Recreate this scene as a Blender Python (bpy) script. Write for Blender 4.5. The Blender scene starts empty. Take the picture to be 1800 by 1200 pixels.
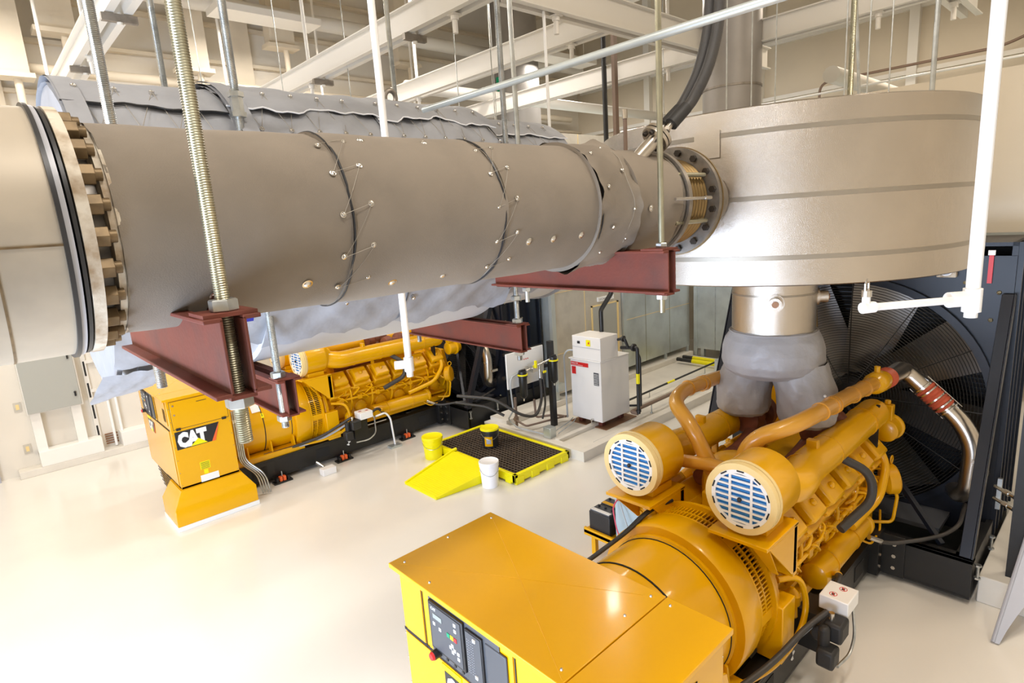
import bpy, math, random
from mathutils import Vector, Matrix
random.seed(7)
S = bpy.context.scene
COL = S.collection
# ------------------------------------------------------------------ camera, light, exposure
yaw, pit, rol = 0.83324, 0.20354, -0.06773
fw = Vector((math.cos(yaw)*math.cos(pit), math.sin(yaw)*math.cos(pit), -math.sin(pit)))
rt = Vector((math.sin(yaw), -math.cos(yaw), 0)); up = rt.cross(fw)
r2 = rt*math.cos(rol) + up*math.sin(rol); u2 = -rt*math.sin(rol) + up*math.cos(rol)
cd = bpy.data.cameras.new('camera'); cam = bpy.data.objects.new('camera', cd); COL.objects.link(cam)
cd.sensor_width = 36; cd.lens = 36*1031.69/1800; cd.clip_start = 0.05; cd.clip_end = 100
M = Matrix((r2, u2, -fw)).transposed().to_4x4(); M.translation = Vector((0, 0, 4.2)); cam.matrix_world = M
S.camera = cam
w = bpy.data.worlds.new('world'); S.world = w; w.use_nodes = True
w.node_tree.nodes['Background'].inputs[0].default_value = (1.0, 0.96, 0.91, 1)
w.node_tree.nodes['Background'].inputs[1].default_value = 0.3
S.view_settings.view_transform = 'Standard'; S.view_settings.look = 'None'
S.view_settings.gamma = 1; S.view_settings.use_curve_mapping = False
S.view_settings.exposure = 0.0

def area(name, loc, rot, sx, sy, power, col):
    d = bpy.data.lights.new(name, 'AREA'); d.shape = 'RECTANGLE'; d.size = sx; d.size_y = sy
    d.energy = power; d.color = col
    o = bpy.data.objects.new(name, d); COL.objects.link(o); o.location = loc; o.rotation_euler = rot
    return o
WARM = (1.0, 0.86, 0.70); NEU = (1.0, 0.94, 0.87); COOL = (0.62, 0.76, 1.0)
# rows of ceiling lamps (fixtures are built round them below), daylight through the big window behind-left
LAMPS = [(1.2, 0.2), (0.4, 11.6), (5.2, 0.2), (6.6, 9.2), (9.8, -1.4), (9.8, 7.4), (13.0, 3.4), (13.0, 11.4), (5.2, 12.2), (-1.8, 3.4), (-1.8, 9.6)]
for lx, ly in LAMPS:
    area('ceiling_lamp_light', (lx, ly, 8.26), (0, 0, 0), 1.9, 0.5, 200 if lx < 1 else 150, WARM if ly < 4 and lx > 3 else NEU)
area('window_light', (-3.9, 2.6, 1.4), (0, math.radians(-90), 0), 2.0, 7.0, 900, COOL)

# ------------------------------------------------------------------ materials
def newmat(name, col, rough=0.5, metal=0.0, bump=0.0, bscale=30, var=0.0, vscale=3, coat=0.0, emit=None, spec=0.5, vcol=None, bdist=0.01):
    m = bpy.data.materials.new(name); m.use_nodes = True
    nt = m.node_tree; b = nt.nodes['Principled BSDF']
    b.inputs['Base Color'].default_value = (*col, 1); b.inputs['Roughness'].default_value = rough
    b.inputs['Metallic'].default_value = metal; b.inputs['Coat Weight'].default_value = coat
    b.inputs['Specular IOR Level'].default_value = spec
    b.inputs['Coat Roughness'].default_value = 0.08
    if emit: b.inputs['Emission Color'].default_value = (*emit[0], 1); b.inputs['Emission Strength'].default_value = emit[1]
    tc = nt.nodes.new('ShaderNodeTexCoord')
    if var:
        n = nt.nodes.new('ShaderNodeTexNoise'); n.inputs['Scale'].default_value = vscale; n.inputs['Detail'].default_value = 5
        nt.links.new(tc.outputs['Object'], n.inputs['Vector'])
        mx = nt.nodes.new('ShaderNodeMix'); mx.data_type = 'RGBA'
        c2 = vcol or tuple(c*(1-var) for c in col)
        mx.inputs['A'].default_value = (*col, 1); mx.inputs['B'].default_value = (*c2, 1)
        rmp = nt.nodes.new('ShaderNodeMapRange'); rmp.inputs['From Min'].default_value = 0.42; rmp.inputs['From Max'].default_value = 0.68
        nt.links.new(n.outputs['Fac'], rmp.inputs['Value']); nt.links.new(rmp.outputs['Result'], mx.inputs['Factor'])
        nt.links.new(mx.outputs['Result'], b.inputs['Base Color'])
    if bump:
        n = nt.nodes.new('ShaderNodeTexNoise'); n.inputs['Scale'].default_value = bscale; n.inputs['Detail'].default_value = 3
        nt.links.new(tc.outputs['Object'], n.inputs['Vector'])
        bp = nt.nodes.new('ShaderNodeBump'); bp.inputs['Strength'].default_value = bump; bp.inputs['Distance'].default_value = bdist
        nt.links.new(n.outputs['Fac'], bp.inputs['Height']); nt.links.new(bp.outputs['Normal'], b.inputs['Normal'])
    return m
MT = {}
def mat(k, *a, **kw): MT[k] = newmat(k, *a, **kw); return MT[k]
mat('floor_epoxy', (0.82, 0.785, 0.715), 0.22, var=0.05, vscale=0.6, bump=0.03, bscale=60, coat=0.3)
mat('concrete_paint', (0.76, 0.72, 0.64), 0.5, bump=0.1, bscale=25, var=0.08)
mat('wall_paint', (0.72, 0.645, 0.52), 0.6, var=0.06, vscale=0.8, bump=0.05)
mat('back_wall_paint', (0.78, 0.73, 0.64), 0.6, var=0.05, vscale=0.8)
mat('wall_white', (0.86, 0.84, 0.79), 0.55)
mat('ceiling_paint', (0.72, 0.635, 0.50), 0.7, var=0.06)
mat('white_steel', (0.76, 0.73, 0.67), 0.35)
mat('white_pvc', (0.90, 0.90, 0.89), 0.3)
mat('yellow', (0.80, 0.405, 0.0), 0.27, coat=0.25, spec=0.4, var=0.05, vscale=2, bump=0.02, bscale=80)
mat('yellow_cast', (0.77, 0.375, 0.0), 0.34, coat=0.15, spec=0.4, bump=0.12, bscale=18, var=0.15, vscale=6)
mat('panel_yellow', (0.82, 0.42, 0.002), 0.24, coat=0.3, spec=0.4, bump=0.02, bscale=120)
mat('spill_yellow', (0.93, 0.83, 0.0), 0.4, bump=0.1, bscale=60)
mat('black_paint', (0.009, 0.009, 0.009), 0.4, bump=0.06, bscale=40)
mat('radiator_black', (0.010, 0.012, 0.018), 0.36, bump=0.05, bscale=30, spec=0.35)
mat('rubber', (0.018, 0.017, 0.016), 0.55)
mat('hose_black', (0.045, 0.04, 0.035), 0.5, bump=0.2, bscale=90)
mat('fan_metal', (0.24, 0.22, 0.20), 0.33, metal=0.7)
mat('core_dark', (0.01, 0.01, 0.01), 0.7, bump=0.4, bscale=200)
mat('blanket_tan', (0.228, 0.192, 0.152), 0.85, bump=0.25, bscale=220, var=0.16, vscale=2.5, bdist=0.004)
mat('blanket_grey', (0.345, 0.355, 0.385), 0.6, bump=0.35, bscale=6, var=0.12, vscale=3, bdist=0.03)
mat('blanket_silver', (0.40, 0.39, 0.395), 0.5, metal=0.1, bump=0.5, bscale=7, var=0.1, vscale=4, bdist=0.03)
mat('duct_inner', (0.50, 0.50, 0.51), 0.5, bump=0.1, bscale=5)
mat('piping_white', (0.82, 0.84, 0.88), 0.5)
mat('primer_red', (0.165, 0.040, 0.024), 0.6, bump=0.12, bscale=60, var=0.35, vscale=5, vcol=(0.12, 0.040, 0.028), spec=0.3)
mat('foil', (0.60, 0.54, 0.465), 0.27, metal=0.97, bump=0.7, bscale=210, bdist=0.003, var=0.10, vscale=1.5)
mat('foil_band', (0.36, 0.32, 0.26), 0.4, metal=0.8)
mat('stainless', (0.62, 0.57, 0.50), 0.28, metal=1.0, bump=0.06, bscale=8)
mat('bare_clad', (0.46, 0.40, 0.315), 0.5, metal=0.25, var=0.3, vscale=2.2, bump=0.1, bscale=4)
mat('flange_pale', (0.62, 0.56, 0.46), 0.6, bump=0.3, bscale=40, var=0.35, vscale=14, vcol=(0.32, 0.23, 0.14))
mat('flange_steel', (0.30, 0.27, 0.235), 0.42, metal=0.7, var=0.3, vscale=12)
mat('bronze', (0.25, 0.17, 0.075), 0.45, metal=0.9)
mat('bolt_rust', (0.20, 0.14, 0.075), 0.5, metal=0.6, var=0.4, vscale=20)
mat('bolt_dark', (0.05, 0.04, 0.032), 0.45, metal=0.5)
mat('zinc', (0.55, 0.57, 0.56), 0.3, metal=0.9, var=0.25, vscale=12)
mat('zinc_gold', (0.42, 0.40, 0.29), 0.33, metal=0.85, var=0.2, vscale=10)
mat('galvanised', (0.62, 0.665, 0.65), 0.35, metal=0.6, var=0.22, vscale=1.8, bump=0.05, bscale=3)
mat('galv_dull', (0.60, 0.56, 0.48), 0.5, metal=0.35, var=0.12, vscale=4, bump=0.15, bscale=5)
mat('chrome', (0.66, 0.64, 0.60), 0.25, metal=1.0)
mat('wire', (0.34, 0.31, 0.26), 0.6, metal=0.3)
mat('boiler_white', (0.84, 0.82, 0.79), 0.35)
mat('grey_box', (0.40, 0.405, 0.37), 0.45)
mat('copper', (0.30, 0.16, 0.09), 0.4, metal=0.6)
mat('brown_pipe', (0.22, 0.15, 0.11), 0.5)
mat('iron_pipe', (0.02, 0.02, 0.02), 0.4)
mat('red', (0.62, 0.02, 0.02), 0.4)
mat('red_hose', (0.55, 0.10, 0.045), 0.5, bump=0.2, bscale=60)
mat('orange', (0.85, 0.14, 0.03), 0.5)
mat('white_plain', (0.9, 0.9, 0.88), 0.4)
mat('ink', (0.02, 0.02, 0.022), 0.4)
mat('panel_grey', (0.075, 0.08, 0.09), 0.4)
mat('lcd', (0.30, 0.33, 0.31), 0.25)
mat('label_blue', (0.02, 0.03, 0.30), 0.4)
mat('filter_blue', (0.05, 0.30, 0.72), 0.5)
mat('cream', (0.86, 0.66, 0.30), 0.35)
mat('pale_blue_paint', (0.42, 0.55, 0.62), 0.4)
mat('green', (0.0, 0.30, 0.14), 0.5)
mat('bucket_white', (0.93, 0.93, 0.95), 0.35)
mat('grate_brown', (0.085, 0.062, 0.045), 0.6)
mat('manifold_red', (0.20, 0.06, 0.03), 0.6, var=0.4, vscale=8)
mat('tan_pipe', (0.64, 0.30, 0.03), 0.3, coat=0.4)
mat('pink_wire', (0.75, 0.08, 0.15), 0.4)
mat('grey_conduit', (0.45, 0.48, 0.5), 0.4)
mat('lamp_glow', (1, 1, 1), 0.5, emit=((1.0, 0.95, 0.88), 6))
mat('sky_glow', (0.8, 0.9, 1), 0.5, emit=((0.75, 0.86, 1.0), 4))
mat('stack_grey', (0.34, 0.32, 0.30), 0.45, metal=0.4, var=0.15, vscale=1.5)
mat('sheet_grey', (0.42, 0.43, 0.47), 0.4, metal=0.1)

# ------------------------------------------------------------------ mesh helpers
def perp(d):
    d = d.normalized(); a = Vector((0, 0, 1)) if abs(d.z) < 0.9 else Vector((1, 0, 0))
    u = d.cross(a).normalized(); return u, d.cross(u).normalized()
SPLIT = {'splice_plate', 'base_cover', 'support_leg', 'clamp', 'rail_bracket', 'head_bolt', 'cover_bolt', 'bracket_bolt', 'panel_knob', 'button', 'red_lamp', 'fuel_hose', 'seam_band', 'panel_seam', 'clamp_ring', 'front_panel', 'hanger', 'corner_post', 'hatch_frame', 'side_rail', 'hose_clamp', 'seam', 'panel_gap', 'belt_guard_strap', 'prohibition_sign', 'sign_print', 'spring_block', 'channel_lip', 'valve_lever', 'coil', 'slot', 'rail', 'pole', 'guard_hole', 'flange'}
class MB:
    def __init__(s): s.v = []; s.f = []; s.st = []
    def add(s, vs, fs):
        s.st.append((len(s.v), len(s.f))); n = len(s.v); s.v += [Vector(p) for p in vs]; s.f += [tuple(i+n for i in f) for f in fs]; return s
    def box(s, x0, x1, y0, y1, z0, z1):
        return s.add([(x0,y0,z0),(x1,y0,z0),(x1,y1,z0),(x0,y1,z0),(x0,y0,z1),(x1,y0,z1),(x1,y1,z1),(x0,y1,z1)],
                     [(0,3,2,1),(4,5,6,7),(0,1,5,4),(1,2,6,5),(2,3,7,6),(3,0,4,7)])
    def obox(s, c, ax, ay, az):   # centre and three half-extent vectors
        c, ax, ay, az = map(Vector, (c, ax, ay, az))
        if ax.cross(ay).dot(az) < 0: az = -az
        p = [c+ax*i+ay*j+az*k for k in (-1,1) for i, j in ((-1,-1),(1,-1),(1,1),(-1,1))]
        return s.add(p, [(0,3,2,1),(4,5,6,7),(0,1,5,4),(1,2,6,5),(2,3,7,6),(3,0,4,7)])
    def bar(s, a, b, w, h, upv=(0,0,1)):   # rectangular bar from a to b
        a, b = Vector(a), Vector(b); d = b-a; L = d.length; d.normalize()
        sd = d.cross(Vector(upv))
        if sd.length < 1e-3: sd = d.cross(Vector((1,0,0)))
        sd.normalize(); uu = sd.cross(d)
        return s.obox((a+b)/2, d*L/2, sd*w/2, uu*h/2)
    def lathe(s, p0, axis, prof, n=24, caps=True):   # prof: list of (t, r) along the axis
        p0 = Vector(p0); d = Vector(axis).normalized(); u, v = perp(d); vs = []; fs = []
        for t, r in prof:
            for i in range(n):
                a = 2*math.pi*i/n; vs.append(p0+d*t+(u*math.cos(a)+v*math.sin(a))*r)
        for k in range(len(prof)-1):
            for i in range(n):
                j = (i+1) % n; fs.append((k*n+i, k*n+j, (k+1)*n+j, (k+1)*n+i))
        if caps:
            fs.append(tuple(range(n-1, -1, -1))); k = (len(prof)-1)*n; fs.append(tuple(range(k, k+n)))
        return s.add(vs, fs)
    def cyl(s, a, b, r, r2=None, n=20):
        a, b = Vector(a), Vector(b); L = (b-a).length
        return s.lathe(a, b-a, [(0, r), (L, r if r2 is None else r2)], n)
    def ring(s, a, axis, t, ri, ro, n=40):
        return s.lathe(a, axis, [(0, ri), (0, ro), (t, ro), (t, ri), (0, ri)], n, caps=False)
    def tube(s, pts, r, n=12, bend=0.0, closed=False):
        pts = [Vector(p) for p in pts]
        if bend:
            q = [pts[0]]
            for i in range(1, len(pts)-1):
                a, b, c = pts[i-1], pts[i], pts[i+1]
                t = min(bend, (a-b).length*0.49, (c-b).length*0.49)
                p, e = b+(a-b).normalized()*t, b+(c-b).normalized()*t
                for k in range(7):
                    x = k/6; q.append(p*(1-x)**2+b*2*x*(1-x)+e*x*x)
            q.append(pts[-1]); pts = q
        rs = r if isinstance(r, (list, tuple)) else [r]*len(pts)
        vs = []; fs = []; u = None; m = len(pts)
        for i, p in enumerate(pts):
            if closed: d = pts[(i+1) % m]-pts[i-1]
            else: d = pts[min(i+1, m-1)]-pts[max(i-1, 0)]
            d.normalize()
            if u is None: u = perp(d)[0]
            u = (u-d*u.dot(d)).normalized(); v = d.cross(u)
            for k in range(n):
                a = 2*math.pi*k/n; vs.append(p+(u*math.cos(a)+v*math.sin(a))*rs[i])
        for i in range(m if closed else m-1):
            i2 = (i+1) % m
            for k in range(n):
                j = (k+1) % n; fs.append((i*n+k, i*n+j, i2*n+j, i2*n+k))
        if not closed: fs += [tuple(range(n-1, -1, -1)), tuple(range((m-1)*n, m*n))]
        return s.add(vs, fs)
    def prism(s, poly, ext):   # polygon of 3D points pushed along ext
        e = Vector(ext); p = [Vector(q) for q in poly]; n = len(p)
        return s.add(p+[q+e for q in p], [tuple(range(n-1, -1, -1)), tuple(range(n, 2*n))]+[(i, (i+1) % n, n+(i+1) % n, n+i) for i in range(n)])
    def sph(s, c, r, n=12, sc=(1,1,1)):
        c = Vector(c); vs = []; fs = []; m = n//2
        for i in range(m+1):
            t = math.pi*i/m
            for j in range(n):
                a = 2*math.pi*j/n
                vs.append(c+Vector((r*sc[0]*math.sin(t)*math.cos(a), r*sc[1]*math.sin(t)*math.sin(a), r*sc[2]*math.cos(t))))
        for i in range(m):
            for j in range(n): k = (j+1) % n; fs.append((i*n+j, (i+1)*n+j, (i+1)*n+k, i*n+k))
        return s.add(vs, fs)
    def grid(s, fn, nu, nv, closeu=False):
        vs = [fn(i, j) for j in range(nv) for i in range(nu)]; fs = []
        for j in range(nv-1):
            for i in range(nu if closeu else nu-1):
                i2 = (i+1) % nu; fs.append((j*nu+i, j*nu+i2, (j+1)*nu+i2, (j+1)*nu+i))
        return s.add(vs, fs)
    def text(s, txt, org, ux, uy, size, depth=0.002, bold=0.0, sx=1.0):
        cu = bpy.data.curves.new('t', 'FONT'); cu.body = txt; cu.size = 1; cu.offset = bold; cu.resolution_u = 2; cu.extrude = 0.0
        o = bpy.data.objects.new('t', cu); COL.objects.link(o); dg = bpy.context.evaluated_depsgraph_get()
        me = bpy.data.meshes.new_from_object(o.evaluated_get(dg))
        ux, uy = Vector(ux).normalized(), Vector(uy).normalized(); nz = ux.cross(uy); org = Vector(org)
        s.add([org+ux*v.co.x*size*sx+uy*v.co.y*size+nz*depth for v in me.vertices], [tuple(p.vertices) for p in me.polygons])
        bpy.data.objects.remove(o); bpy.data.meshes.remove(me); bpy.data.curves.remove(cu); return s
    def build(s, name, m, parent=None, smooth=35, bevel=0, **tg):
        if name in SPLIT and len(s.st) > 1:
            o = None; en = s.st[1:]+[(len(s.v), len(s.f))]
            for (v0, f0), (v1, f1) in zip(s.st, en):
                q = MB(); q.add(s.v[v0:v1], [tuple(i-v0 for i in f) for f in s.f[f0:f1]])
                o = q._build(name, m, parent, smooth, bevel, **tg)
            return o
        return s._build(name, m, parent, smooth, bevel, **tg)
    def _build(s, name, m, parent=None, smooth=35, bevel=0, **tg):
        me = bpy.data.meshes.new(name); off = Vector((0, 0, 0)); q = parent
        while q is not None: off += q.location; q = q.parent
        loc = Vector((0, 0, 0))
        if parent is None:
            xs = [v.x for v in s.v]; ys = [v.y for v in s.v]; zs = [v.z for v in s.v]
            loc = Vector(((min(xs)+max(xs))/2, (min(ys)+max(ys))/2, min(zs))); off = loc
        me.from_pydata([v-off for v in s.v], [], s.f); me.validate()
        me.materials.append(MT[m]); me.polygons.foreach_set('use_smooth', [True]*len(me.polygons))
        me.set_sharp_from_angle(angle=math.radians(smooth)); me.update()
        o = bpy.data.objects.new(name, me); COL.objects.link(o); o.location = loc
        if parent is not None: o.parent = parent
        if bevel:
            b = o.modifiers.new('bevel', 'BEVEL'); b.width = bevel; b.segments = 2; b.limit_method = 'ANGLE'; b.angle_limit = math.radians(50)
        for k, v in tg.items(): o[k] = v
        return o
def thing(name, label, cat, loc, group=None):
    o = bpy.data.objects.new(name, None); COL.objects.link(o); o.location = loc; o.empty_display_size = 0.1
    o['label'] = label; o['category'] = cat
    if group: o['group'] = group
    return o
def tag(o, label, cat, group=None):
    o['label'] = label; o['category'] = cat
    if group: o['group'] = group
    return o
def struct(o): o['kind'] = 'structure'; return o
def copy_tree(o, parent=None, off=None, drop=()):
    c = o.copy(); COL.objects.link(c); c.parent = parent
    if off is not None: c.location = o.location + Vector(off)
    for ch in [x for x in ALLC(o)]:
        if ch.name.split('.')[0] not in drop: copy_tree(ch, c)
    return c
def ALLC(o): return [x for x in o.children]
def nz(x, y=0.0, z=0.0):
    return (math.sin(x*1.7+y*2.3+z*1.1)+math.sin(x*4.1-y*3.7+z*2.9+1.3)*0.5+math.sin(x*9.3+y*7.9-z*6.1+0.7)*0.3)/1.8
def hexp(c, axis, r, t):   # hexagonal nut or head
    return MB().lathe(c, axis, [(0, r), (t, r)], 6)
YC = 2.45; DY = 8.2

# ------------------------------------------------------------------ room
struct(MB().box(-4, 17.2, -5, 14.4, -0.2, 0).build('floor', 'floor_epoxy'))
struct(MB().box(-4, 17.2, -5, 14.4, 11.0, 11.2).build('ceiling', 'ceiling_paint'))
b = MB().box(-4, 17.2, 14.4, 14.6, 0, 11.0)
wb = struct(b.build('wall_back', 'back_wall_paint'))
b = MB()
for z in (3.1, 6.55, 7.05, 7.95, 8.7, 9.6): b.box(-4, 17, 14.26, 14.4, z, z+0.07)
for x in (-3.2, 0.9, 5.4, 9.6, 13.8): b.box(x-0.2, x+0.2, 14.2, 14.4, 3.2, 11)
struct(b.build('trim_1', 'ceiling_paint'))
b = MB().box(17, 17.2, -5, 14.4, 0, 11.0)
struct(b.build('wall_far', 'wall_paint'))
b = MB()
for z in (5.5, 6.9, 8.3): b.box(16.9, 17, -5, 14.2, z, z+0.1)
for y in (-3, 0.6, 4.2, 7.8, 11.4): b.box(16.82, 17, y-0.1, y+0.1, 4.5, 11)
struct(b.build('trim_2', 'wall_white'))
struct(MB().box(-4, 17.2, -5.2, -5, 0, 11.0).build('wall_right', 'wall_paint'))
# left wall with a long window opening
b = MB(); b.box(-4.2, -4, -5, -1.3, 0, 11); b.box(-4.2, -4, 6.5, 14.4, 0, 11); b.box(-4.2, -4, -1.3, 6.5, 2.8, 11); b.box(-4.2, -4, -1.3, 6.5, 0, 0.3)
struct(b.build('wall_left', 'wall_paint'))
wn = MB()
for y in (-1.3, 0.6, 2.5, 4.5, 6.44): wn.box(-4.12, -4.02, y, y+0.06, 0.3, 2.8)
for z in (0.3, 1.5, 2.74): wn.box(-4.12, -4.02, -1.3, 6.5, z, z+0.06)
struct(wn.build('window_1', 'white_steel'))
# big ceiling joists across the roof
b = MB()
for x in range(-3, 17, 2): b.box(x-0.12, x+0.12, -5, 14.4, 10.5, 11)
struct(b.build('trim_3', 'ceiling_paint'))
# door jamb, low bench and curb along the back wall
struct(MB().box(-0.35, -0.22, 14.28, 14.4, 0, 2.4).box(-1.35, -1.22, 14.28, 14.4, 0, 2.4).box(-1.35, -0.22, 14.28, 14.4, 2.4, 2.5).box(-1.22, -0.35, 14.33, 14.4, 0, 2.4).build('door_1', 'sheet_grey'))
struct(MB().box(0.05, 9.0, 14.12, 14.4, 0, 0.14).build('baseboard_back', 'concrete_paint', bevel=0.01))
t = thing('wall_cabinet', 'large grey steel wall cabinet with two black latches on the back wall', 'electrical cabinet', (0.8, 14.3, 1.2))
MB().box(0.36, 1.24, 14.1, 14.4, 1.2, 2.42).build('body', 'white_steel', t)
MB().box(0.38, 1.22, 14.075, 14.1, 1.22, 2.40).build('door', 'grey_box', t, bevel=0.006)
for z in (1.45, 2.2): MB().box(1.13, 1.16, 14.05, 14.075, z-0.05, z+0.04).sph((1.145, 14.05, z+0.03), 0.022).build('latch', 'rubber', t, label='black door latch')
MB().box(0.72, 0.90, 14.068, 14.078, 2.26, 2.30).build('nameplate', 'ink', t).__setitem__('label', 'black nameplate')
MB().box(0.75, 0.87, 14.064, 14.068, 2.272, 2.288).build('nameplate_text', 'white_plain', t)
MB().box(0.40, 0.56, 14.2, 14.4, 0.35, 1.2).box(1.04, 1.2, 14.2, 14.4, 0.35, 1.2).build('support_leg', 'wall_white', t)
for z, nm in ((1.34, 'outlet plate under the wall cabinet level, upper of the two beside it'), (0.5, 'outlet plate low on the back wall near the floor')):
    t = thing('wall_outlet', 'small tan ' + nm, 'outlet', (0.26, 14.39, z))
    MB().box(0.20, 0.32, 14.385, 14.4, z-0.09, z+0.09).build('plate', 'galv_dull', t)
    MB().box(0.235, 0.285, 14.38, 14.385, z-0.05, z+0.05).build('socket', 'cream', t)
t = thing('wall_bench', 'white low steel ledge box along the foot of the back wall', 'ledge', (0.9, 14.2, 0.14))
MB().box(0.4, 1.42, 14.12, 14.4, 0.14, 0.44).build('body', 'wall_white', t, bevel=0.01)
t = thing('wall_bench', 'white ledge box at the wall foot behind the far control cabinet', 'ledge', (2.6, 14.2, 0.14))
MB().box(1.75, 3.6, 14.12, 14.4, 0.14, 0.44).build('body', 'wall_white', t, bevel=0.01)
t = thing('wall_raceway', 'white wall channel frame beside the grey wall cabinet', 'raceway', (1.4, 14.38, 0.2))
MB().box(1.36, 1.44, 14.34, 14.4, 0.2, 3.0).build('channel', 'white_steel', t)
b = MB()
for z in (0.35, 0.8, 1.25, 1.7, 2.15, 2.6): b.box(1.385, 1.415, 14.335, 14.341, z, z+0.3)
b.build('slot_row', 'core_dark', t)
for z in (1.35, 1.95, 2.55): MB().box(1.44, 3.6, 14.34, 14.4, z, z+0.06).build('rail', 'white_steel', t)
b = MB()
for k in range(18): b.box(1.85+0.09*k, 1.9+0.09*k, 14.335, 14.341, 1.37, 1.39)
b.build('slot_row', 'core_dark', t)
for x in (1.66, 1.8):
    t = thing('wall_conduit', 'white conduit running down the back wall, %s of the pair' % ('left' if x < 1.7 else 'right'), 'conduit', (x, 14.3, 0.2))
    MB().tube([(x, 14.38, 2.3), (x, 14.3, 2.3), (x, 14.3, 0.16)], 0.025, bend=0.06).build('pipe', 'white_pvc', t)
t = thing('junction_box', 'small pale grey box on the back wall above the conduits', 'junction box', (2.1, 14.3, 1.9))
MB().box(1.9, 2.5, 14.2, 14.33, 1.75, 2.3).build('body', 'grey_box', t, bevel=0.006); MB().box(2.1, 2.3, 14.19, 14.2, 2.1, 2.2).build('label_plate', 'white_plain', t)
t = thing('floor_vent', 'small slotted grille low on the back wall', 'vent', (1.6, 14.38, 0.2))
b = MB()
for k in range(5): b.box(1.5, 1.64, 14.37, 14.4, 0.2+k*0.05, 0.22+k*0.05)
for k in range(4): b.box(1.69, 1.72, 14.37, 14.4, 0.2+k*0.06, 0.23+k*0.06); b.box(1.78, 1.84, 14.37, 14.4, 0.2+k*0.06, 0.23+k*0.06)
b.build('slot', 'copper', t)

# ceiling lamps
for i, (lx, ly) in enumerate(LAMPS):
    t = thing('ceiling_lamp', 'long white suspended strip lamp high above the plant floor', 'lamp', (lx, ly, 8.3), 'strip lamps high above the plant')
    MB().box(lx-1.0, lx+1.0, ly-0.3, ly+0.3, 8.30, 8.42).build('housing', 'white_steel', t)
    MB().cyl((lx-0.8, ly, 8.42), (lx-0.8, ly, 10.5), 0.01, n=6).cyl((lx+0.8, ly, 8.42), (lx+0.8, ly, 10.5), 0.01, n=6).build('hanger', 'white_steel', t)

# housekeeping pads
b = MB().box(7.28, 14.6, 6.37, 8.99, 0, 0.12); b.box(7.25, 15.2, 6.33, 6.50, 0, 0.18); b.box(7.255, 7.42, 6.49, 9.0, 0, 0.175); b.box(7.42, 15.2, 7.06, 7.16, 0.0, 0.19)
struct(b.build('trim_4', 'concrete_paint'))
struct(MB().box(7.05, 16.8, -4.0, 0.86, 0, 0.30).build('trim_5', 'concrete_paint', bevel=0.01))
struct(MB().box(7.42, 14.6, 8.5, 9.0, 0.12, 0.25).build('trim_6', 'concrete_paint', bevel=0.01))
# ------------------------------------------------------------------ generator sets
def lab(o, s): o['label'] = s; return o
def bolts(name, pts, axis, r, t, m, parent, label=None):
    for p in pts:
        o = MB().lathe(p, axis, [(0, r), (t, r*0.98)], 6).build(name, m, parent)
        if label: o['label'] = label

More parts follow.
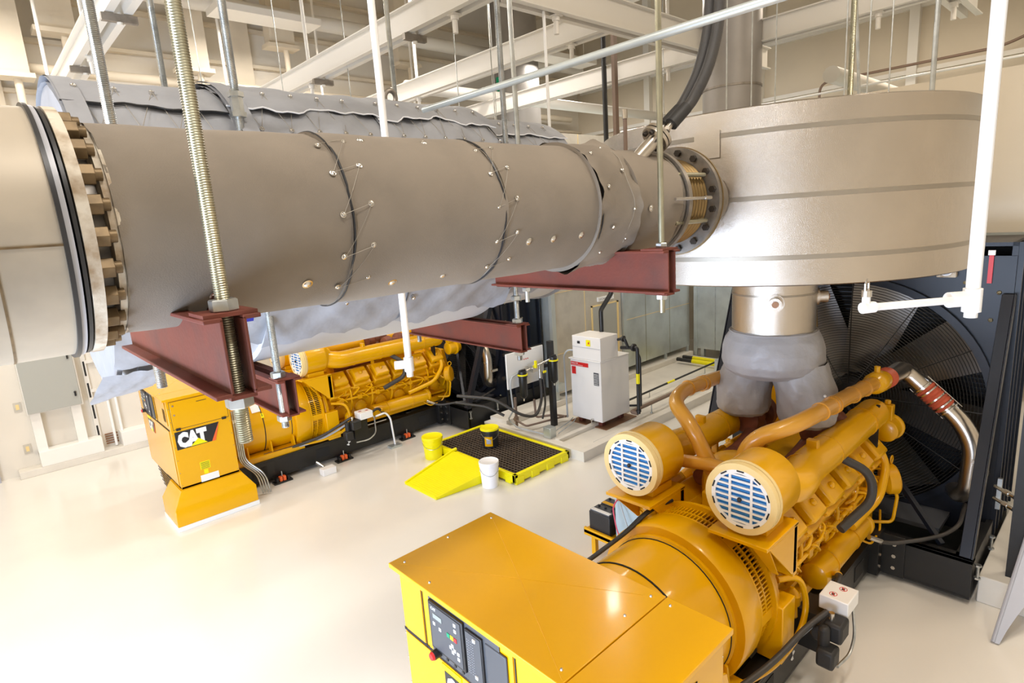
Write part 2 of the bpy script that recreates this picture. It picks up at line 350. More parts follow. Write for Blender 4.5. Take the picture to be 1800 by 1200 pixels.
def make_genset():
    g = thing('generator_set', 'x', 'generator', (4.6, YC, 0))
    # skid
    for s in (-1, 1):
        y0, y1 = (1.79, 1.95) if s < 0 else (2.95, 3.11)
        yo = y0 if s < 0 else y1
        b = MB().box(2.3, 6.95, y0, y1, 0.40, 0.43).box(2.3, 6.95, y0, y1, 0.08, 0.11)
        yw = yo + 0.012*(-s)
        b.box(2.3, 6.95, min(yw, yo), max(yw, yo), 0.11, 0.40)
        r = b.build('skid_rail', 'black_paint', g, bevel=0.003)
        for x in (3.05, 4.2, 5.75, 6.45):
            yy = yo-s*(-0.001)
            MB().box(x-0.13, x+0.13, min(yy, yy+s*0.004), max(yy, yy+s*0.004), 0.17, 0.34).build('lifting_slot', 'core_dark', r)
        m = MB()
        yy = yo+s*0.004
        for q in range(2):
            a0 = math.radians(20+180*q)
            m.prism([(4.72, yy, 0.27)]+[(4.72+0.045*math.cos(a0+k*math.pi/12), yy, 0.27+0.045*math.sin(a0+k*math.pi/12)) for k in range(7)], (0, s*0.002, 0))
        m.build('centre_mark', 'white_plain', r)
    for x in (2.5, 3.6, 4.9, 6.2, 6.85): MB().box(x-0.06, x+0.06, 1.95, 2.95, 0.12, 0.36).build('crossmember', 'black_paint', g)
    MB().box(2.35, 4.3, 1.97, 2.93, 0.36, 0.40).build('skid_plate', 'black_paint', g)
    # alternator
    zc = 0.97
    a = MB().lathe((2.64, YC, zc), (1, 0, 0), [(0, 0.50), (0.04, 0.56), (0.10, 0.575), (1.12, 0.58), (1.13, 0.60), (1.17, 0.60), (1.18, 0.585)], 56).build('alternator_body', 'yellow', g)
    MB().ring((3.27, YC, zc), (1, 0, 0), 0.012, 0.575, 0.586, 56).ring((3.74, YC, zc), (1, 0, 0), 0.008, 0.575, 0.586, 56).build('seam', 'core_dark', a)
    MB().lathe((3.80, YC, zc), (1, 0, 0), [(0, 0.60), (0, 0.665), (0.02, 0.675), (0.26, 0.675), (0.28, 0.665), (0.28, 0.60)], 56).build('end_band', 'yellow', g)
    v = MB().lathe((4.08, YC, zc), (1, 0, 0), [(0, 0.62), (0.22, 0.62)], 56).build('vent_drum', 'core_dark', g)
    b = MB()
    for k in range(120):
        th = 2*math.pi*k/120
        if (k % 20) in (0, 1): continue
        c = Vector((4.19, YC+0.635*math.cos(th), zc+0.635*math.sin(th)))
        b.obox(c, (0.10, 0, 0), (0, -math.sin(th)*0.006, math.cos(th)*0.006), (0, math.cos(th)*0.012, math.sin(th)*0.012))
    b.ring((4.185, YC, zc), (1, 0, 0), 0.015, 0.62, 0.652, 56)
    b.build('vent_grille', 'yellow', g)
    b = MB().ring((4.08, YC, zc), (1, 0, 0), 0.02, 0.60, 0.665, 56).ring((4.29, YC, zc), (1, 0, 0), 0.03, 0.55, 0.69, 56)
    for k in range(6):
        th = 2*math.pi*(k+0.05)/6
        c = Vector((4.19, YC+0.645*math.cos(th), zc+0.645*math.sin(th)))
        b.obox(c, (0.11, 0, 0), (0, -math.sin(th)*0.05, math.cos(th)*0.05), (0, math.cos(th)*0.008, math.sin(th)*0.008))
    b.build('vent_frame', 'yellow', g)
    for s in (-1, 1):
        b = MB().box(2.75, 3.9, YC+s*0.50-0.12, YC+s*0.50+0.12, 0.43, 0.52)
        for x in (2.95, 3.35, 3.75): b.prism([(x-0.012, YC+s*0.57, 0.52), (x-0.012, YC+s*0.42, 0.52), (x-0.012, YC+s*0.42, 0.80), (x-0.012, YC+s*0.55, 0.70)], (0.024, 0, 0))
        b.build('mounting_foot', 'yellow', g)
    th = math.radians(-160)
    for zz, yy, wx, wz, mm, nm in ((1.33, -0.455, 0.14, 0.075, 'white_plain', 'data_plate'), (1.20, -0.54, 0.05, 0.04, 'spill_yellow', 'warning_label')):
        n = Vector((0, yy, zz-zc)).normalized(); tdir = Vector((0, -n.z, n.y)); c = Vector((3.2 if wx > 0.1 else 3.28, YC, zc))+n*0.583
        MB().obox(c, (wx/2, 0, 0), tdir*wz, n*0.002).build(nm, mm, a)
    # flywheel housing and terminal box
    MB().lathe((4.32, YC, 0.95), (1, 0, 0), [(0, 0.62), (0.05, 0.66), (0.10, 0.66), (0.16, 0.56), (0.26, 0.54)], 40).build('flywheel_housing', 'yellow_cast', g)
    MB().box(4.32, 4.56, 1.72, 1.93, 0.46, 0.98).build('side_box', 'yellow', g, bevel=0.008)
    MB().box(4.32, 4.56, 2.97, 3.18, 0.46, 0.98).build('side_box', 'yellow', g, bevel=0.008)
    # block, pan, heads
    b = MB().prism([(4.5, YC-0.30, 0.44), (4.5, YC+0.30, 0.44), (4.5, YC+0.44, 0.70), (4.5, YC+0.44, 0.98), (4.5, YC+0.60, 1.18), (4.5, YC+0.28, 1.50), (4.5, YC, 1.26), (4.5, YC-0.28, 1.50), (4.5, YC-0.60, 1.18), (4.5, YC-0.44, 0.98), (4.5, YC-0.44, 0.70)], (2.75, 0, 0))
    blk = b.build('engine_block', 'yellow_cast', g, bevel=0.02)
    MB().box(4.5, 7.15, YC-0.50, YC+0.50, 0.66, 0.70).box(4.45, 7.2, YC-0.56, YC-0.46, 0.52, 0.62).box(4.45, 7.2, YC+0.46, YC+0.56, 0.52, 0.62).build('oil_pan_flange', 'yellow_cast', g, bevel=0.006)
    for s in (-1, 1):
        n = Vector((0, s*0.707, 0.707)); u = Vector((0, -s*0.707, 0.707))
        for k in range(6):
            x = 4.72+k*0.44; c = Vector((x, YC+s*0.47, 1.40))
            h = MB().obox(c, (0.185, 0, 0), u*0.20, n*0.11).build('cylinder_head', 'yellow_cast', g, bevel=0.02)
            MB().obox(c+n*0.16, (0.15, 0, 0), u*0.14, n*0.055).sph(c+n*0.22, 0.035).build('valve_cover', 'yellow', h, bevel=0.03)
            m = MB()
            for dx in (-0.14, 0.14):
                for du in (-0.12, 0.12): m.cyl(c+n*0.11+u*du+Vector((dx, 0, 0)), c+n*0.14+u*du+Vector((dx, 0, 0)), 0.014, n=6)
            m.build('head_bolt', 'yellow', h)
            # side covers and pushrod tubes
            cc = Vector((x, YC+s*0.44, 0.85))
            sc = MB().lathe(cc, (0, s, 0), [(0, 0.125), (0.03, 0.125), (0.045, 0.10), (0.05, 0.03)], 24).build('inspection_cover', 'yellow_cast', g)
            m = MB()
            for j in range(6):
                th = j*math.pi/3; m.cyl(cc+Vector((0.108*math.cos(th), s*0.03, 0.108*math.sin(th))), cc+Vector((0.108*math.cos(th), s*0.048, 0.108*math.sin(th))), 0.012, n=6)
            m.build('cover_bolt', 'yellow', sc)
            MB().tube([(x+0.20, YC+s*0.50, 0.80), (x+0.20, YC+s*0.60, 0.95), (x+0.19, YC+s*0.64, 1.20), (x+0.16, YC+s*0.60, 1.42)], 0.016, 8, bend=0.06).build('fuel_line', 'yellow', g)
            MB().tube([(x-0.05, YC+s*0.58, 1.14), (x-0.02, YC+s*0.68, 1.16), (x+0.08, YC+s*0.68, 1.06), (x+0.12, YC+s*0.52, 0.98)], 0.010, 6, bend=0.03).build('fuel_line', 'yellow', g)
        MB().tube([(4.6, YC+s*0.63, 1.10), (7.05, YC+s*0.63, 1.10)], 0.022, 10).build('fuel_rail', 'yellow', g)
        m = MB()
        for k in range(7): m.box(4.66+k*0.38, 4.74+k*0.38, min(YC+s*0.44, YC+s*0.66), max(YC+s*0.44, YC+s*0.66), 1.06, 1.14)
        m.build('rail_bracket', 'yellow_cast', g, bevel=0.005)
        # coolant / oil cooler cylinder low on the side
        MB().lathe((5.3, YC+s*0.60, 0.72), (1, 0, 0), [(0, 0.08), (0.02, 0.125), (1.28, 0.125), (1.29, 0.14), (1.33, 0.14), (1.36, 0.08)], 24).build('oil_cooler', 'yellow', g)
        MB().ring((5.62, YC+s*0.60, 0.72), (1, 0, 0), 0.02, 0.12, 0.132, 24).ring((6.2, YC+s*0.60, 0.72), (1, 0, 0), 0.02, 0.12, 0.132, 24).build('clamp_ring', 'yellow_cast', g)
        MB().lathe((4.80, YC+s*0.60, 0.60), (0.1, 0, 1), [(0, 0.06), (0.02, 0.075), (0.20, 0.075), (0.23, 0.05), (0.26, 0.02)], 20).build('oil_filter', 'yellow', g)
        # exhaust manifold under the blanket
        MB().tube([(4.8, YC+s*0.27, 1.66), (5.7, YC+s*0.27, 1.70), (6.1, YC+s*0.30, 1.84)], 0.085, 14, bend=0.2).build('exhaust_manifold', 'manifold_red', g)
        MB().lathe((6.02, YC+s*0.36, 1.92), (1, 0, 0), [(-0.16, 0.08), (-0.14, 0.15), (-0.02, 0.17), (0.03, 0.12), (0.12, 0.12), (0.16, 0.19), (0.26, 0.19), (0.3, 0.12)], 24).build('turbocharger', 'manifold_red', g)
        # big intake pipe from air filter to the turbo end
        pth = [(4.42, YC+s*0.50, 1.97), (4.72, YC+s*0.64, 1.88), (5.10, YC+s*0.56, 1.87), (7.02, YC+s*0.55, 1.86)]
        ip = MB().tube(pth, 0.155, 28, bend=0.18).sph((7.02, YC+s*0.55, 1.86), 0.155, 20, (0.9, 1, 1)).build('intake_pipe', 'yellow', g)
        m = MB()
        for x in (5.05, 5.62, 6.62): m.ring((x, YC+s*0.555, 1.865), (1, 0, 0), 0.012, 0.150, 0.160, 28)
        m.build('clamp', 'yellow_cast', ip)
        MB().box(5.27, 5.33, YC+s*0.555-0.05, YC+s*0.555+0.05, 1.98, 2.09).build('pipe_tab', 'yellow', ip, bevel=0.01)
        for x in (5.5, 6.3, 6.8): MB().box(x-0.02, x+0.02, YC+s*0.50-0.03, YC+s*0.50+0.03, 1.45, 1.80).build('pipe_support', 'yellow_cast', g)
        # slimmer water outlet pipe above, bending down at its near end
        wz = 2.40; wy = YC+s*0.64
        wp = MB().tube([(4.72, YC+s*0.10, 1.80), (4.66, YC+s*0.30, 2.24), (4.80, wy-s*0.08, 2.36), (5.10, wy, wz), (5.7, wy, wz-0.03), (6.75, wy, 2.29)], 0.072, 20, bend=0.16).build('water_pipe', 'tan_pipe', g)
        m = MB()
        for x in (5.2, 5.45, 5.52, 6.0, 6.35): m.ring((x, wy, wz-max(0, (x-5.1))*0.066), (1, 0, 0), 0.018, 0.07, 0.083, 20)
        m.build('clamp', 'tan_pipe', wp)
        MB().lathe((6.62, wy, 2.295), (1, 0, -0.08), [(0, 0.08), (0.05, 0.11), (0.24, 0.115), (0.28, 0.095), (0.36, 0.095)], 24).cyl((6.75, wy, 2.38), (6.75, wy, 2.46), 0.028).build('thermostat_housing', 'yellow', g)
        # air filter canister
        fx, fy, fz = 4.0, YC+s*0.51, 2.0
        af = MB().lathe((fx, fy, fz), (1, 0, 0), [(0.05, 0.26), (0.05, 0.275), (0.44, 0.275), (0.47, 0.26), (0.56, 0.165), (0.60, 0.155)], 48).build('air_filter', 'yellow', g)
        m = MB().ring((fx, fy, fz), (1, 0, 0), 0.05, 0.235, 0.285, 48).ring((fx+0.055, fy, fz), (1, 0, 0), 0.02, 0.265, 0.292, 48).ring((fx+0.085, fy, fz), (1, 0, 0), 0.012, 0.265, 0.283, 48)
        m.build('rim', 'cream', af, label='pale cream front rim')
        m = MB()
        # front plate with louvre openings: plate frame bars
        for yy in (-0.085, 0.085): m.box(fx+0.004, fx+0.016, fy+yy-0.009, fy+yy+0.009, fz-0.20, fz+0.20)
        for k in range(-4, 5):
            zz = k*0.047; hw = math.sqrt(max(0.0, 0.222**2-zz*zz)); m.box(fx+0.006, fx+0.016, fy-hw, fy+hw, fz+zz-0.008, fz+zz+0.008)
        m.ring((fx+0.002, fy, fz), (1, 0, 0), 0.014, 0.205, 0.245, 48)
        m.build('louvre_plate', 'white_plain', af, label='white louvred front plate')
        m = MB()
        for k in range(22):
            zz = -0.20+0.0190*k; hw = math.sqrt(max(0.001, 0.215**2-zz*zz)); m.cyl((fx+0.028, fy-hw, fz+zz), (fx+0.028, fy+hw, fz+zz), 0.0085, n=8)
        m.build('filter_element', 'filter_blue', af, label='blue pleated filter element')
        MB().cyl((fx+0.035, fy, fz), (fx+0.05, fy, fz), 0.225, n=36).build('filter_back', 'label_blue', af)
        m = MB()
        for k in range(10):
            th = 2*math.pi*(k+0.5)/10; m.obox((fx-0.001, fy+0.226*math.cos(th), fz+0.226*math.sin(th)), (0.002, 0, 0), (0, -math.sin(th)*0.028, math.cos(th)*0.028), (0, math.cos(th)*0.005, math.sin(th)*0.005))
        m.build('rim_slot', 'core_dark', af)
        MB().sph((fx-0.01, fy, fz), 0.018).build('wing_nut', 'ink', af)
        # bracket below filter
        m = MB().box(3.95, 4.52, fy-0.24, fy+0.24, 1.66, 1.69).box(4.12, 4.42, fy-0.16, fy+0.16, 1.69, 1.76)
        for yy in (-0.24, 0.225): m.prism([(4.0, fy+yy, 1.66), (4.5, fy+yy, 1.66), (4.5, fy+yy, 1.25), (4.42, fy+yy, 1.25)], (0, 0.015, 0))
        m.prism([(4.02, fy-0.22, 1.66), (4.02, fy-0.05, 1.66), (4.30, fy-0.12, 1.28), (4.30, fy-0.18, 1.28)], (0.012, 0, 0))
        m.box(4.44, 4.52, fy-0.24, fy+0.24, 1.22, 1.68)
        m.build('filter_bracket', 'yellow', g, bevel=0.004)
        m = MB()
        for yy in (-0.2, 0, 0.2): m.cyl((4.43, fy+yy, 1.30), (4.45, fy+yy, 1.30), 0.015, n=6)
        m.build('bracket_bolt', 'yellow_cast', g)
    # crossover housing between the banks
    MB().lathe((4.95, YC, 1.66), (0, 0, 1), [(-0.3, 0.3), (0, 0.30), (0.12, 0.28), (0.22, 0.20), (0.26, 0.06)], 32).box(4.62, 6.7, YC-0.16, YC+0.16, 1.30, 1.62).build('aftercooler_housing', 'yellow_cast', g, bevel=0.01)
    MB().tube([(4.62, YC-0.45, 1.86), (4.62, YC, 1.92), (4.62, YC+0.45, 1.86)], 0.06, 16, bend=0.1).build('crossover_pipe', 'tan_pipe', g)
    # front (radiator) end: gear cover, pumps, hoses
    MB().prism([(7.25, YC-0.40, 0.46), (7.25, YC+0.40, 0.46), (7.25, YC+0.52, 0.95), (7.25, YC+0.34, 1.55), (7.25, YC-0.34, 1.55), (7.25, YC-0.52, 0.95)], (0.10, 0, 0)).build('gear_cover', 'yellow_cast', g, bevel=0.02)
    MB().lathe((7.35, YC, 0.95), (1, 0, 0), [(0, 0.22), (0.08, 0.22), (0.10, 0.16), (0.18, 0.15)], 32).build('damper', 'black_paint', g)
    for s in (-1, 1):
        MB().lathe((7.22, YC+s*0.62, 1.60), (1, 0, 0), [(0, 0.10), (0.02, 0.13), (0.18, 0.13), (0.19, 0.15), (0.22, 0.15), (0.23, 0.125), (0.32, 0.10), (0.35, 0.03)], 24).build('fuel_pump', 'yellow', g)
        MB().box(7.24, 7.34, YC+s*0.62-0.06, YC+s*0.62+0.06, 1.72, 1.90).cyl((7.29, YC+s*0.62, 1.90), (7.29, YC+s*0.62, 1.95), 0.03).build('pump_cap', 'yellow', g, bevel=0.01)
        MB().lathe((7.08, YC+s*0.66, 1.08), (0.25, s*0.35, 0.05), [(0, 0.12), (0.04, 0.165), (0.13, 0.17), (0.15, 0.15), (0.155, 0.05)], 28).build('water_pump', 'yellow_cast', g)
        MB().tube([(7.18+0.045*math.cos(a*math.pi/6), YC+s*0.72, 1.30+0.045*math.sin(a*math.pi/6)) for a in range(12)], 0.008, 8, closed=True).build('lifting_eye', 'yellow', g)
        MB().tube([(6.15, YC+s*0.66, 0.90), (6.75, YC+s*0.74, 1.02), (7.0, YC+s*0.72, 1.30), (7.0, YC+s*0.62, 1.50), (6.8, YC+s*0.50, 1.56)], 0.042, 16, bend=0.14).build('coolant_pipe', 'yellow', g)
        MB().tube([(5.85, YC+s*0.56, 1.76), (6.0, YC+s*0.84, 1.60), (5.98, YC+s*0.88, 1.34), (5.55, YC+s*0.74, 1.16)], 0.042, 16, bend=0.2).build('breather_hose', 'hose_black', g, label='black rubber breather hose')
        MB().tube([(6.9, YC+s*0.60, 0.62), (7.05, YC+s*0.80, 0.62), (7.1, YC+s*0.82, 0.95), (6.95, YC+s*0.66, 1.08)], 0.018, 10, bend=0.06).build('drain_line', 'yellow', g)
        MB().tube([(6.5, YC+s*0.6, 0.60), (6.6, YC+s*0.72, 0.52), (6.9, YC+s*0.72, 0.55), (7.1, YC+s*0.66, 0.70)], 0.012, 8, bend=0.05).build('drain_line', 'yellow', g)
        MB().box(6.86, 6.90, YC+s*0.60-0.05, YC+s*0.60+0.05, 1.30, 2.0).build('belt_guard_strap', 'black_paint', g)
        m = MB()
        rr = random.Random(5)
        for k in range(16):
            x = 4.7+rr.random()*2.3; y = YC+s*(0.50+rr.random()*0.12); z = 0.98+rr.random()*0.2
            a = Vector((x, y, z)); m.tube([a, a+Vector((0.05, s*0.07, 0.06)), a+Vector((rr.uniform(-.2, .2), s*0.06, 0.14)), a+Vector((rr.uniform(-.2, .2), 0, 0.2))], 0.009+rr.random()*0.008, 7, bend=0.04)
        m.build('wiring_and_lines', 'yellow', g, kind='stuff')
        # hydraulic hose along the skid
        MB().tube([(4.50, YC+s*0.60, 1.10), (4.74, YC+s*0.70, 1.06), (4.80, YC+s*0.74, 0.76), (4.66, YC+s*0.74, 0.56), (4.2, YC+s*0.71, 0.50), (3.9, YC+s*0.62, 0.50)], 0.026, 14, bend=0.15).build('cable_conduit', 'yellow', g)
    return g
gen = make_genset()
gen['label'] = 'nearest yellow generator engine, in the right foreground under the round silver silencer'
gen['category'] = 'generator'
gen2 = copy_tree(gen, None, (0, DY, 0))
gen2['label'] = 'farther yellow generator engine, on the left under the grey blanketed duct'

# ------------------------------------------------------------------ radiators
def make_radiator():
    X = 8.0; r = thing('engine_radiator', 'x', 'radiator', (8.5, YC, 0))
    cy, cz, R = YC, 1.75, 1.42
    y0, y1, z0, z1 = 0.93, 3.97, 0.30, 3.63
    # front plate with circular hole
    N = 64; vs = []; fs = []
    for k in range(N):
        th = 2*math.pi*k/N; c, s = math.cos(th), math.sin(th)
        vs.append((X, cy+R*c, cz+R*s))
        t = min((y1-cy if c > 0 else cy-y0)/max(abs(c), 1e-6), (z1-0.45-cz if s > 0 else cz-z0)/max(abs(s), 1e-6))
        vs.append((X, cy+t*c, cz+t*s))
    for k in range(N):
        j = (k+1) % N; fs.append((2*k, 2*k+1, 2*j+1, 2*j))
    # corners
    m = MB().add(vs, fs)
    m.add([(X+.001, y0, z0), (X+.001, y0+.35, z0), (X+.001, y0+.35, z0+.35), (X+.001, y0, z0+.35)], [(0, 1, 2, 3)])
    for (a, bb) in ((y0, y0+0.3), (y1-0.3, y1)): m.box(X-0.002, X+0.02, a, bb, z1-0.75, z1-0.35)
    m.box(X-0.004, X+0.02, y0, y1, z1-0.46, z1-0.14)
    m.build('front_plate', 'radiator_black', r)
    m = MB().box(X+0.01, X+1.2, y0, y0+0.05, z0, z1).box(X+0.01, X+1.2, y1-0.05, y1, z0, z1).box(X+0.01, X+1.2, y0, y1, z1-0.04, z1).box(X+1.15, X+1.2, y0, y1, z0, z1).box(X+0.01, X+1.2, y0, y1, z0-0.02, z0)
    for s_, yy in ((-1, y0), (1, y1)):
        for x in (X+0.02, X+0.25, X+0.5, X+0.8, X+1.12): m.box(x, x+0.035, min(yy, yy+s_*0.05), max(yy, yy+s_*0.05), z0, z1)
    m.build('casing', 'radiator_black', r)
    pts = []
    for yy in (y0-0.052, y1+0.052):
        for x in (X+0.14, X+0.62):
            for k in range(8): pts.append((x, yy if yy > YC else y0-0.012, 0.6+k*0.38))
    for p in pts: MB().sph((p[0], p[1], p[2]), 0.022, 8).build('casing_bolt', 'zinc_gold', r)
    for yy, zz in ((1.05, 3.1), (1.35, 3.2), (2.0, 3.35), (3.0, 3.35), (3.7, 3.1), (1.1, 2.8), (1.08, 0.5), (1.7, 0.42), (3.2, 0.42), (3.8, 0.6)):
        MB().sph((X-0.006, yy, zz), 0.024, 8).build('plate_bolt', 'zinc_gold', r)
    # shroud ring and core
    sh = MB().ring((X-0.02, cy, cz), (1, 0, 0), 0.34, R, R+0.035, 72).ring((X-0.06, cy, cz), (1, 0, 0), 0.04, R-0.01, R+0.07, 72).build('fan_shroud', 'radiator_black', r)
    MB().box(X+0.50, X+0.55, cy-1.45, cy+1.45, cz-1.42, cz+1.45).build('core', 'core_dark', r)
    m = MB()
    for k in range(50): m.box(X+0.485, X+0.50, cy-1.4, cy+1.4, cz-1.4+k*0.057, cz-1.385+k*0.057)
    m.build('core_fins', 'radiator_black', r)
    # fan
    hub = MB().lathe((X+0.05, cy, cz), (1, 0, 0), [(0, 0.10), (0.02, 0.20), (0.25, 0.22)], 32).build('fan_hub', 'black_paint', r)
    for k in range(8):
        th = 2*math.pi*(k+0.3)/8; rad = Vector((0, math.cos(th), math.sin(th))); tan = Vector((0, -math.sin(th), math.cos(th)))
        def bl(i, j, off=0):
            t = i/8; q = j/6-0.5; rr = 0.2+t*(R-0.24); wd = (0.42+0.34*t); tw = math.radians(30-10*t)
            return Vector((X+0.22, cy, cz))+rad*rr+tan*(q*wd*math.cos(tw))+Vector((q*wd*math.sin(tw)+0.05*(1-4*q*q)+off, 0, 0))
        m = MB(); m.grid(lambda i, j: bl(i, j), 9, 7); m.grid(lambda i, j: bl(i, j, 0.008), 9, 7)
        m.build('fan_blade', 'fan_metal', hub, smooth=80)
    # wire guard of rings and spokes
    m = MB()
    for k in range(42):
        rr = 0.14+k*0.0312
        m.tube([(X-0.05+0.0, cy+rr*math.cos(a*math.pi/36), cz+rr*math.sin(a*math.pi/36)) for a in range(72)], 0.0042, 4, closed=True)
    for k in range(12):
        th = math.pi*k/6; m.tube([(X-0.055, cy+0.14*math.cos(th), cz+0.14*math.sin(th)), (X-0.055, cy+R*math.cos(th), cz+R*math.sin(th))], 0.007, 6)
    m.build('fan_guard', 'black_paint', r, kind='stuff')
    # base frame tray, side struts
    m = MB().box(6.95, 9.1, 0.90, 0.96, 0.08, 0.50).box(6.95, 9.1, 3.94, 4.0, 0.08, 0.50).box(6.92, 6.98, 0.90, 1.78, 0.08, 0.50).box(6.92, 6.98, 3.12, 4.0, 0.08, 0.50)
    m.box(6.95, 7.9, 0.96, 1.06, 0.46, 0.50).box(6.95, 7.9, 3.84, 3.94, 0.46, 0.50).box(6.92, 8.9, 0.9, 4.0, 0.06, 0.09).box(6.92, 7.05, 0.9, 1.78, 0.46, 0.5).box(6.92, 7.05, 3.12, 4.0, 0.46, 0.5)
    m.build('base_frame', 'black_paint', r, bevel=0.003)
    MB().box(7.5, 8.0, 1.3, 2.0, 0.42, 0.47).box(7.5, 8.0, 2.9, 3.6, 0.42, 0.47).build('base_cover', 'panel_grey', r)
    MB().box(6.78, 6.98, 1.70, 1.80, 0.06, 0.56).box(6.78, 6.98, 3.10, 3.20, 0.06, 0.56).box(6.900, 6.918, 1.48, 1.80, 0.06, 0.54).box(6.900, 6.918, 3.10, 3.42, 0.06, 0.54).build('splice_plate', 'black_paint', r, bevel=0.003)
    for yy, sg in ((1.70, -1), (3.2, 1)):
        for x in (6.84, 6.93):
            for z in (0.16, 0.30, 0.44): MB().cyl((x, yy, z), (x, yy+sg*0.015, z), 0.02, n=6).build('splice_bolt', 'chrome', r)
    for yy in (1.58, 3.33):
        for z in (0.16, 0.30, 0.44): MB().cyl((6.90, yy, z), (6.885, yy, z), 0.022, n=6).build('splice_bolt', 'chrome', r)
    for yy in (0.97, 3.93):
        m = MB().bar((6.97, yy, 0.50), (7.98, yy, 3.08), 0.10, 0.08, (1, 0, 0)).build('side_strut', 'radiator_black', r, bevel=0.004)
        MB().bar((6.97, yy+0.06*(-1 if yy < 2 else 1), 0.50), (7.98, yy+0.06*(-1 if yy < 2 else 1), 3.08), 0.012, 0.10, (1, 0, 0)).build('strut_flange', 'radiator_black', m)
    MB().bar((7.1, 1.2, 0.5), (7.95, 2.5, 1.7), 0.05, 0.05).build('cross_brace', 'radiator_black', r)
    MB().tube([(7.62, 2.9, 0.48), (7.62, 2.95, 2.2), (7.8, 3.0, 2.9), (7.8, 3.0, 3.4)], 0.055, 14, bend=0.3).build('vent_pipe', 'black_paint', r)
    MB().tube([(7.70, 2.72, 1.5), (7.72, 2.74, 2.2), (7.75, 2.80, 2.9)], 0.014, 8).build('orange_cable', 'bronze', r)
    # top: level gauge and sensors
    g = MB().box(X-0.10, X-0.02, 1.42, 1.60, 3.26, 3.42).box(X-0.09, X-0.03, 1.60, 1.68, 3.30, 3.38).build('coolant_sensor', 'flange_pale', r, bevel=0.01, label='pale box with round gauge')
    MB().cyl((X-0.10, 1.51, 3.34), (X-0.115, 1.51, 3.34), 0.06, n=24).build('gauge_rim', 'white_plain', g); MB().cyl((X-0.115, 1.51, 3.34), (X-0.12, 1.51, 3.34), 0.05, n=24).build('gauge_face', 'sheet_grey', g)
    MB().box(X-0.02, X+0.0, 1.3, 1.8, 3.10, 3.5).build('sensor_plate', 'radiator_black', r)
    MB().tube([(X-0.06, 1.5, 3.42), (X-0.1, 1.5, 3.52), (X-0.06, 1.7, 3.56), (X+0.0, 1.8, 3.50)], 0.014, 8, bend=0.05).build('sensor_lead', 'rubber', r)
    MB().box(X-0.03, X-0.01, 1.12, 1.16, 3.2, 3.55).build('level_gauge', 'red', r, label='red level gauge strip'); MB().box(X-0.035, X-0.01, 1.11, 1.17, 3.5, 3.55).build('gauge_cap', 'white_plain', r)
    MB().cyl((X+0.2, 1.3, z1), (X+0.2, 1.3, z1+0.05), 0.05).build('filler_cap', 'black_paint', r)
    # stainless charge pipe with red silicone couplings
    P = [(6.98, 1.81, 2.265), (7.40, 1.80, 2.24), (7.66, 1.80, 2.24), (7.72, 1.22, 1.70), (7.72, 1.09, 1.42), (7.72, 1.11, 0.92), (7.80, 1.2, 0.80), (8.05, 1.3, 0.78)]
    cp = MB().tube(P, 0.097, 24, bend=0.16).build('charge_pipe', 'stainless', r, label='shiny stainless steel pipe')
    d1 = Vector((1, -0.02, -0.06)).normalized()
    m = MB().lathe(Vector((6.98, 1.81, 2.265))-d1*0.02, d1, [(0, 0.10), (0.03, 0.112), (0.06, 0.10), (0.09, 0.112), (0.12, 0.10), (0.15, 0.112), (0.18, 0.1)], 24).build('coupling', 'red_hose', cp, label='red ribbed silicone coupling')
    a, bb = Vector((7.683, 1.58, 2.035)), Vector((7.705, 1.37, 1.84)); d2 = (bb-a).normalized(); L = (bb-a).length
    pr = [(L*k/14, 0.100+0.014*(k % 2)) for k in range(15)]
    MB().lathe(a, d2, pr, 24).build('coupling', 'red_hose', cp, label='red ribbed silicone coupling')
    for t in (-0.03, 0.04, L*0.5, L-0.05, L+0.02): MB().lathe(a+d2*t, d2, [(0, 0.112), (0, 0.118), (0.016, 0.118), (0.016, 0.112)], 24, caps=False).build('hose_clamp', 'chrome', cp)
    for off in (-0.12, 0.12):
        e = d2.cross(Vector((1, 0, 0))).normalized()*off; MB().tube([a+e-d2*0.08, bb+e+d2*0.08], 0.006, 6).build('tie_rod', 'chrome', cp)
    MB().ring((7.74, 1.11, 1.10), (0, 0, 1), 0.05, 0.088, 0.094, 24).box(7.70, 7.86, 0.96, 1.03, 1.10, 1.15).build('pipe_clamp', 'chrome', cp)
    MB().ring((7.74, 1.11, 1.28), (0, 0, 1), 0.05, 0.088, 0.095, 24).box(7.60, 7.66, 1.05, 1.09, 1.29, 1.32).build('pipe_clamp', 'chrome', cp)
    m = MB()
    for q in range(4): m.tube([(7.5, 2.2+0.09*q, 0.62), (7.42, 2.2+0.09*q, 0.78), (7.5, 2.2+0.09*q, 0.92), (7.62, 2.2+0.09*q, 0.8)], 0.02, 8, bend=0.06)
    m.build('coil', 'sheet_grey', r)
    # black hoses over the base frame
    h = MB().tube([(6.55, 1.72, 0.62), (6.72, 1.60, 0.52), (6.95, 1.35, 0.56), (7.2, 1.2, 0.56), (7.5, 1.12, 0.58), (7.9, 1.15, 0.66)], 0.022, 12, bend=0.12).build('drain_hose', 'hose_black', r)
    MB().cyl((6.52, 1.73, 0.64), (6.66, 1.65, 0.56), 0.027).build('hose_fitting', 'chrome', h)
    for x in (6.97, 7.7): MB().cyl((x, 0.86, 0.30), (x, 0.86, 0.46), 0.014, n=8).cyl((x, 0.86, 0.44), (x, 0.86, 0.46), 0.03, n=6).cyl((x, 0.86, 0.30), (x, 0.86, 0.32), 0.03, n=6).build('jack_bolt', 'zinc', r)
    return r
rad = make_radiator()
rad['label'] = 'tall black radiator with a huge caged fan behind the nearest engine'
rad2 = copy_tree(rad, None, (0, DY, 0))
rad2['label'] = 'black radiator at the far end of the farther left engine, beside the sheet metal duct'
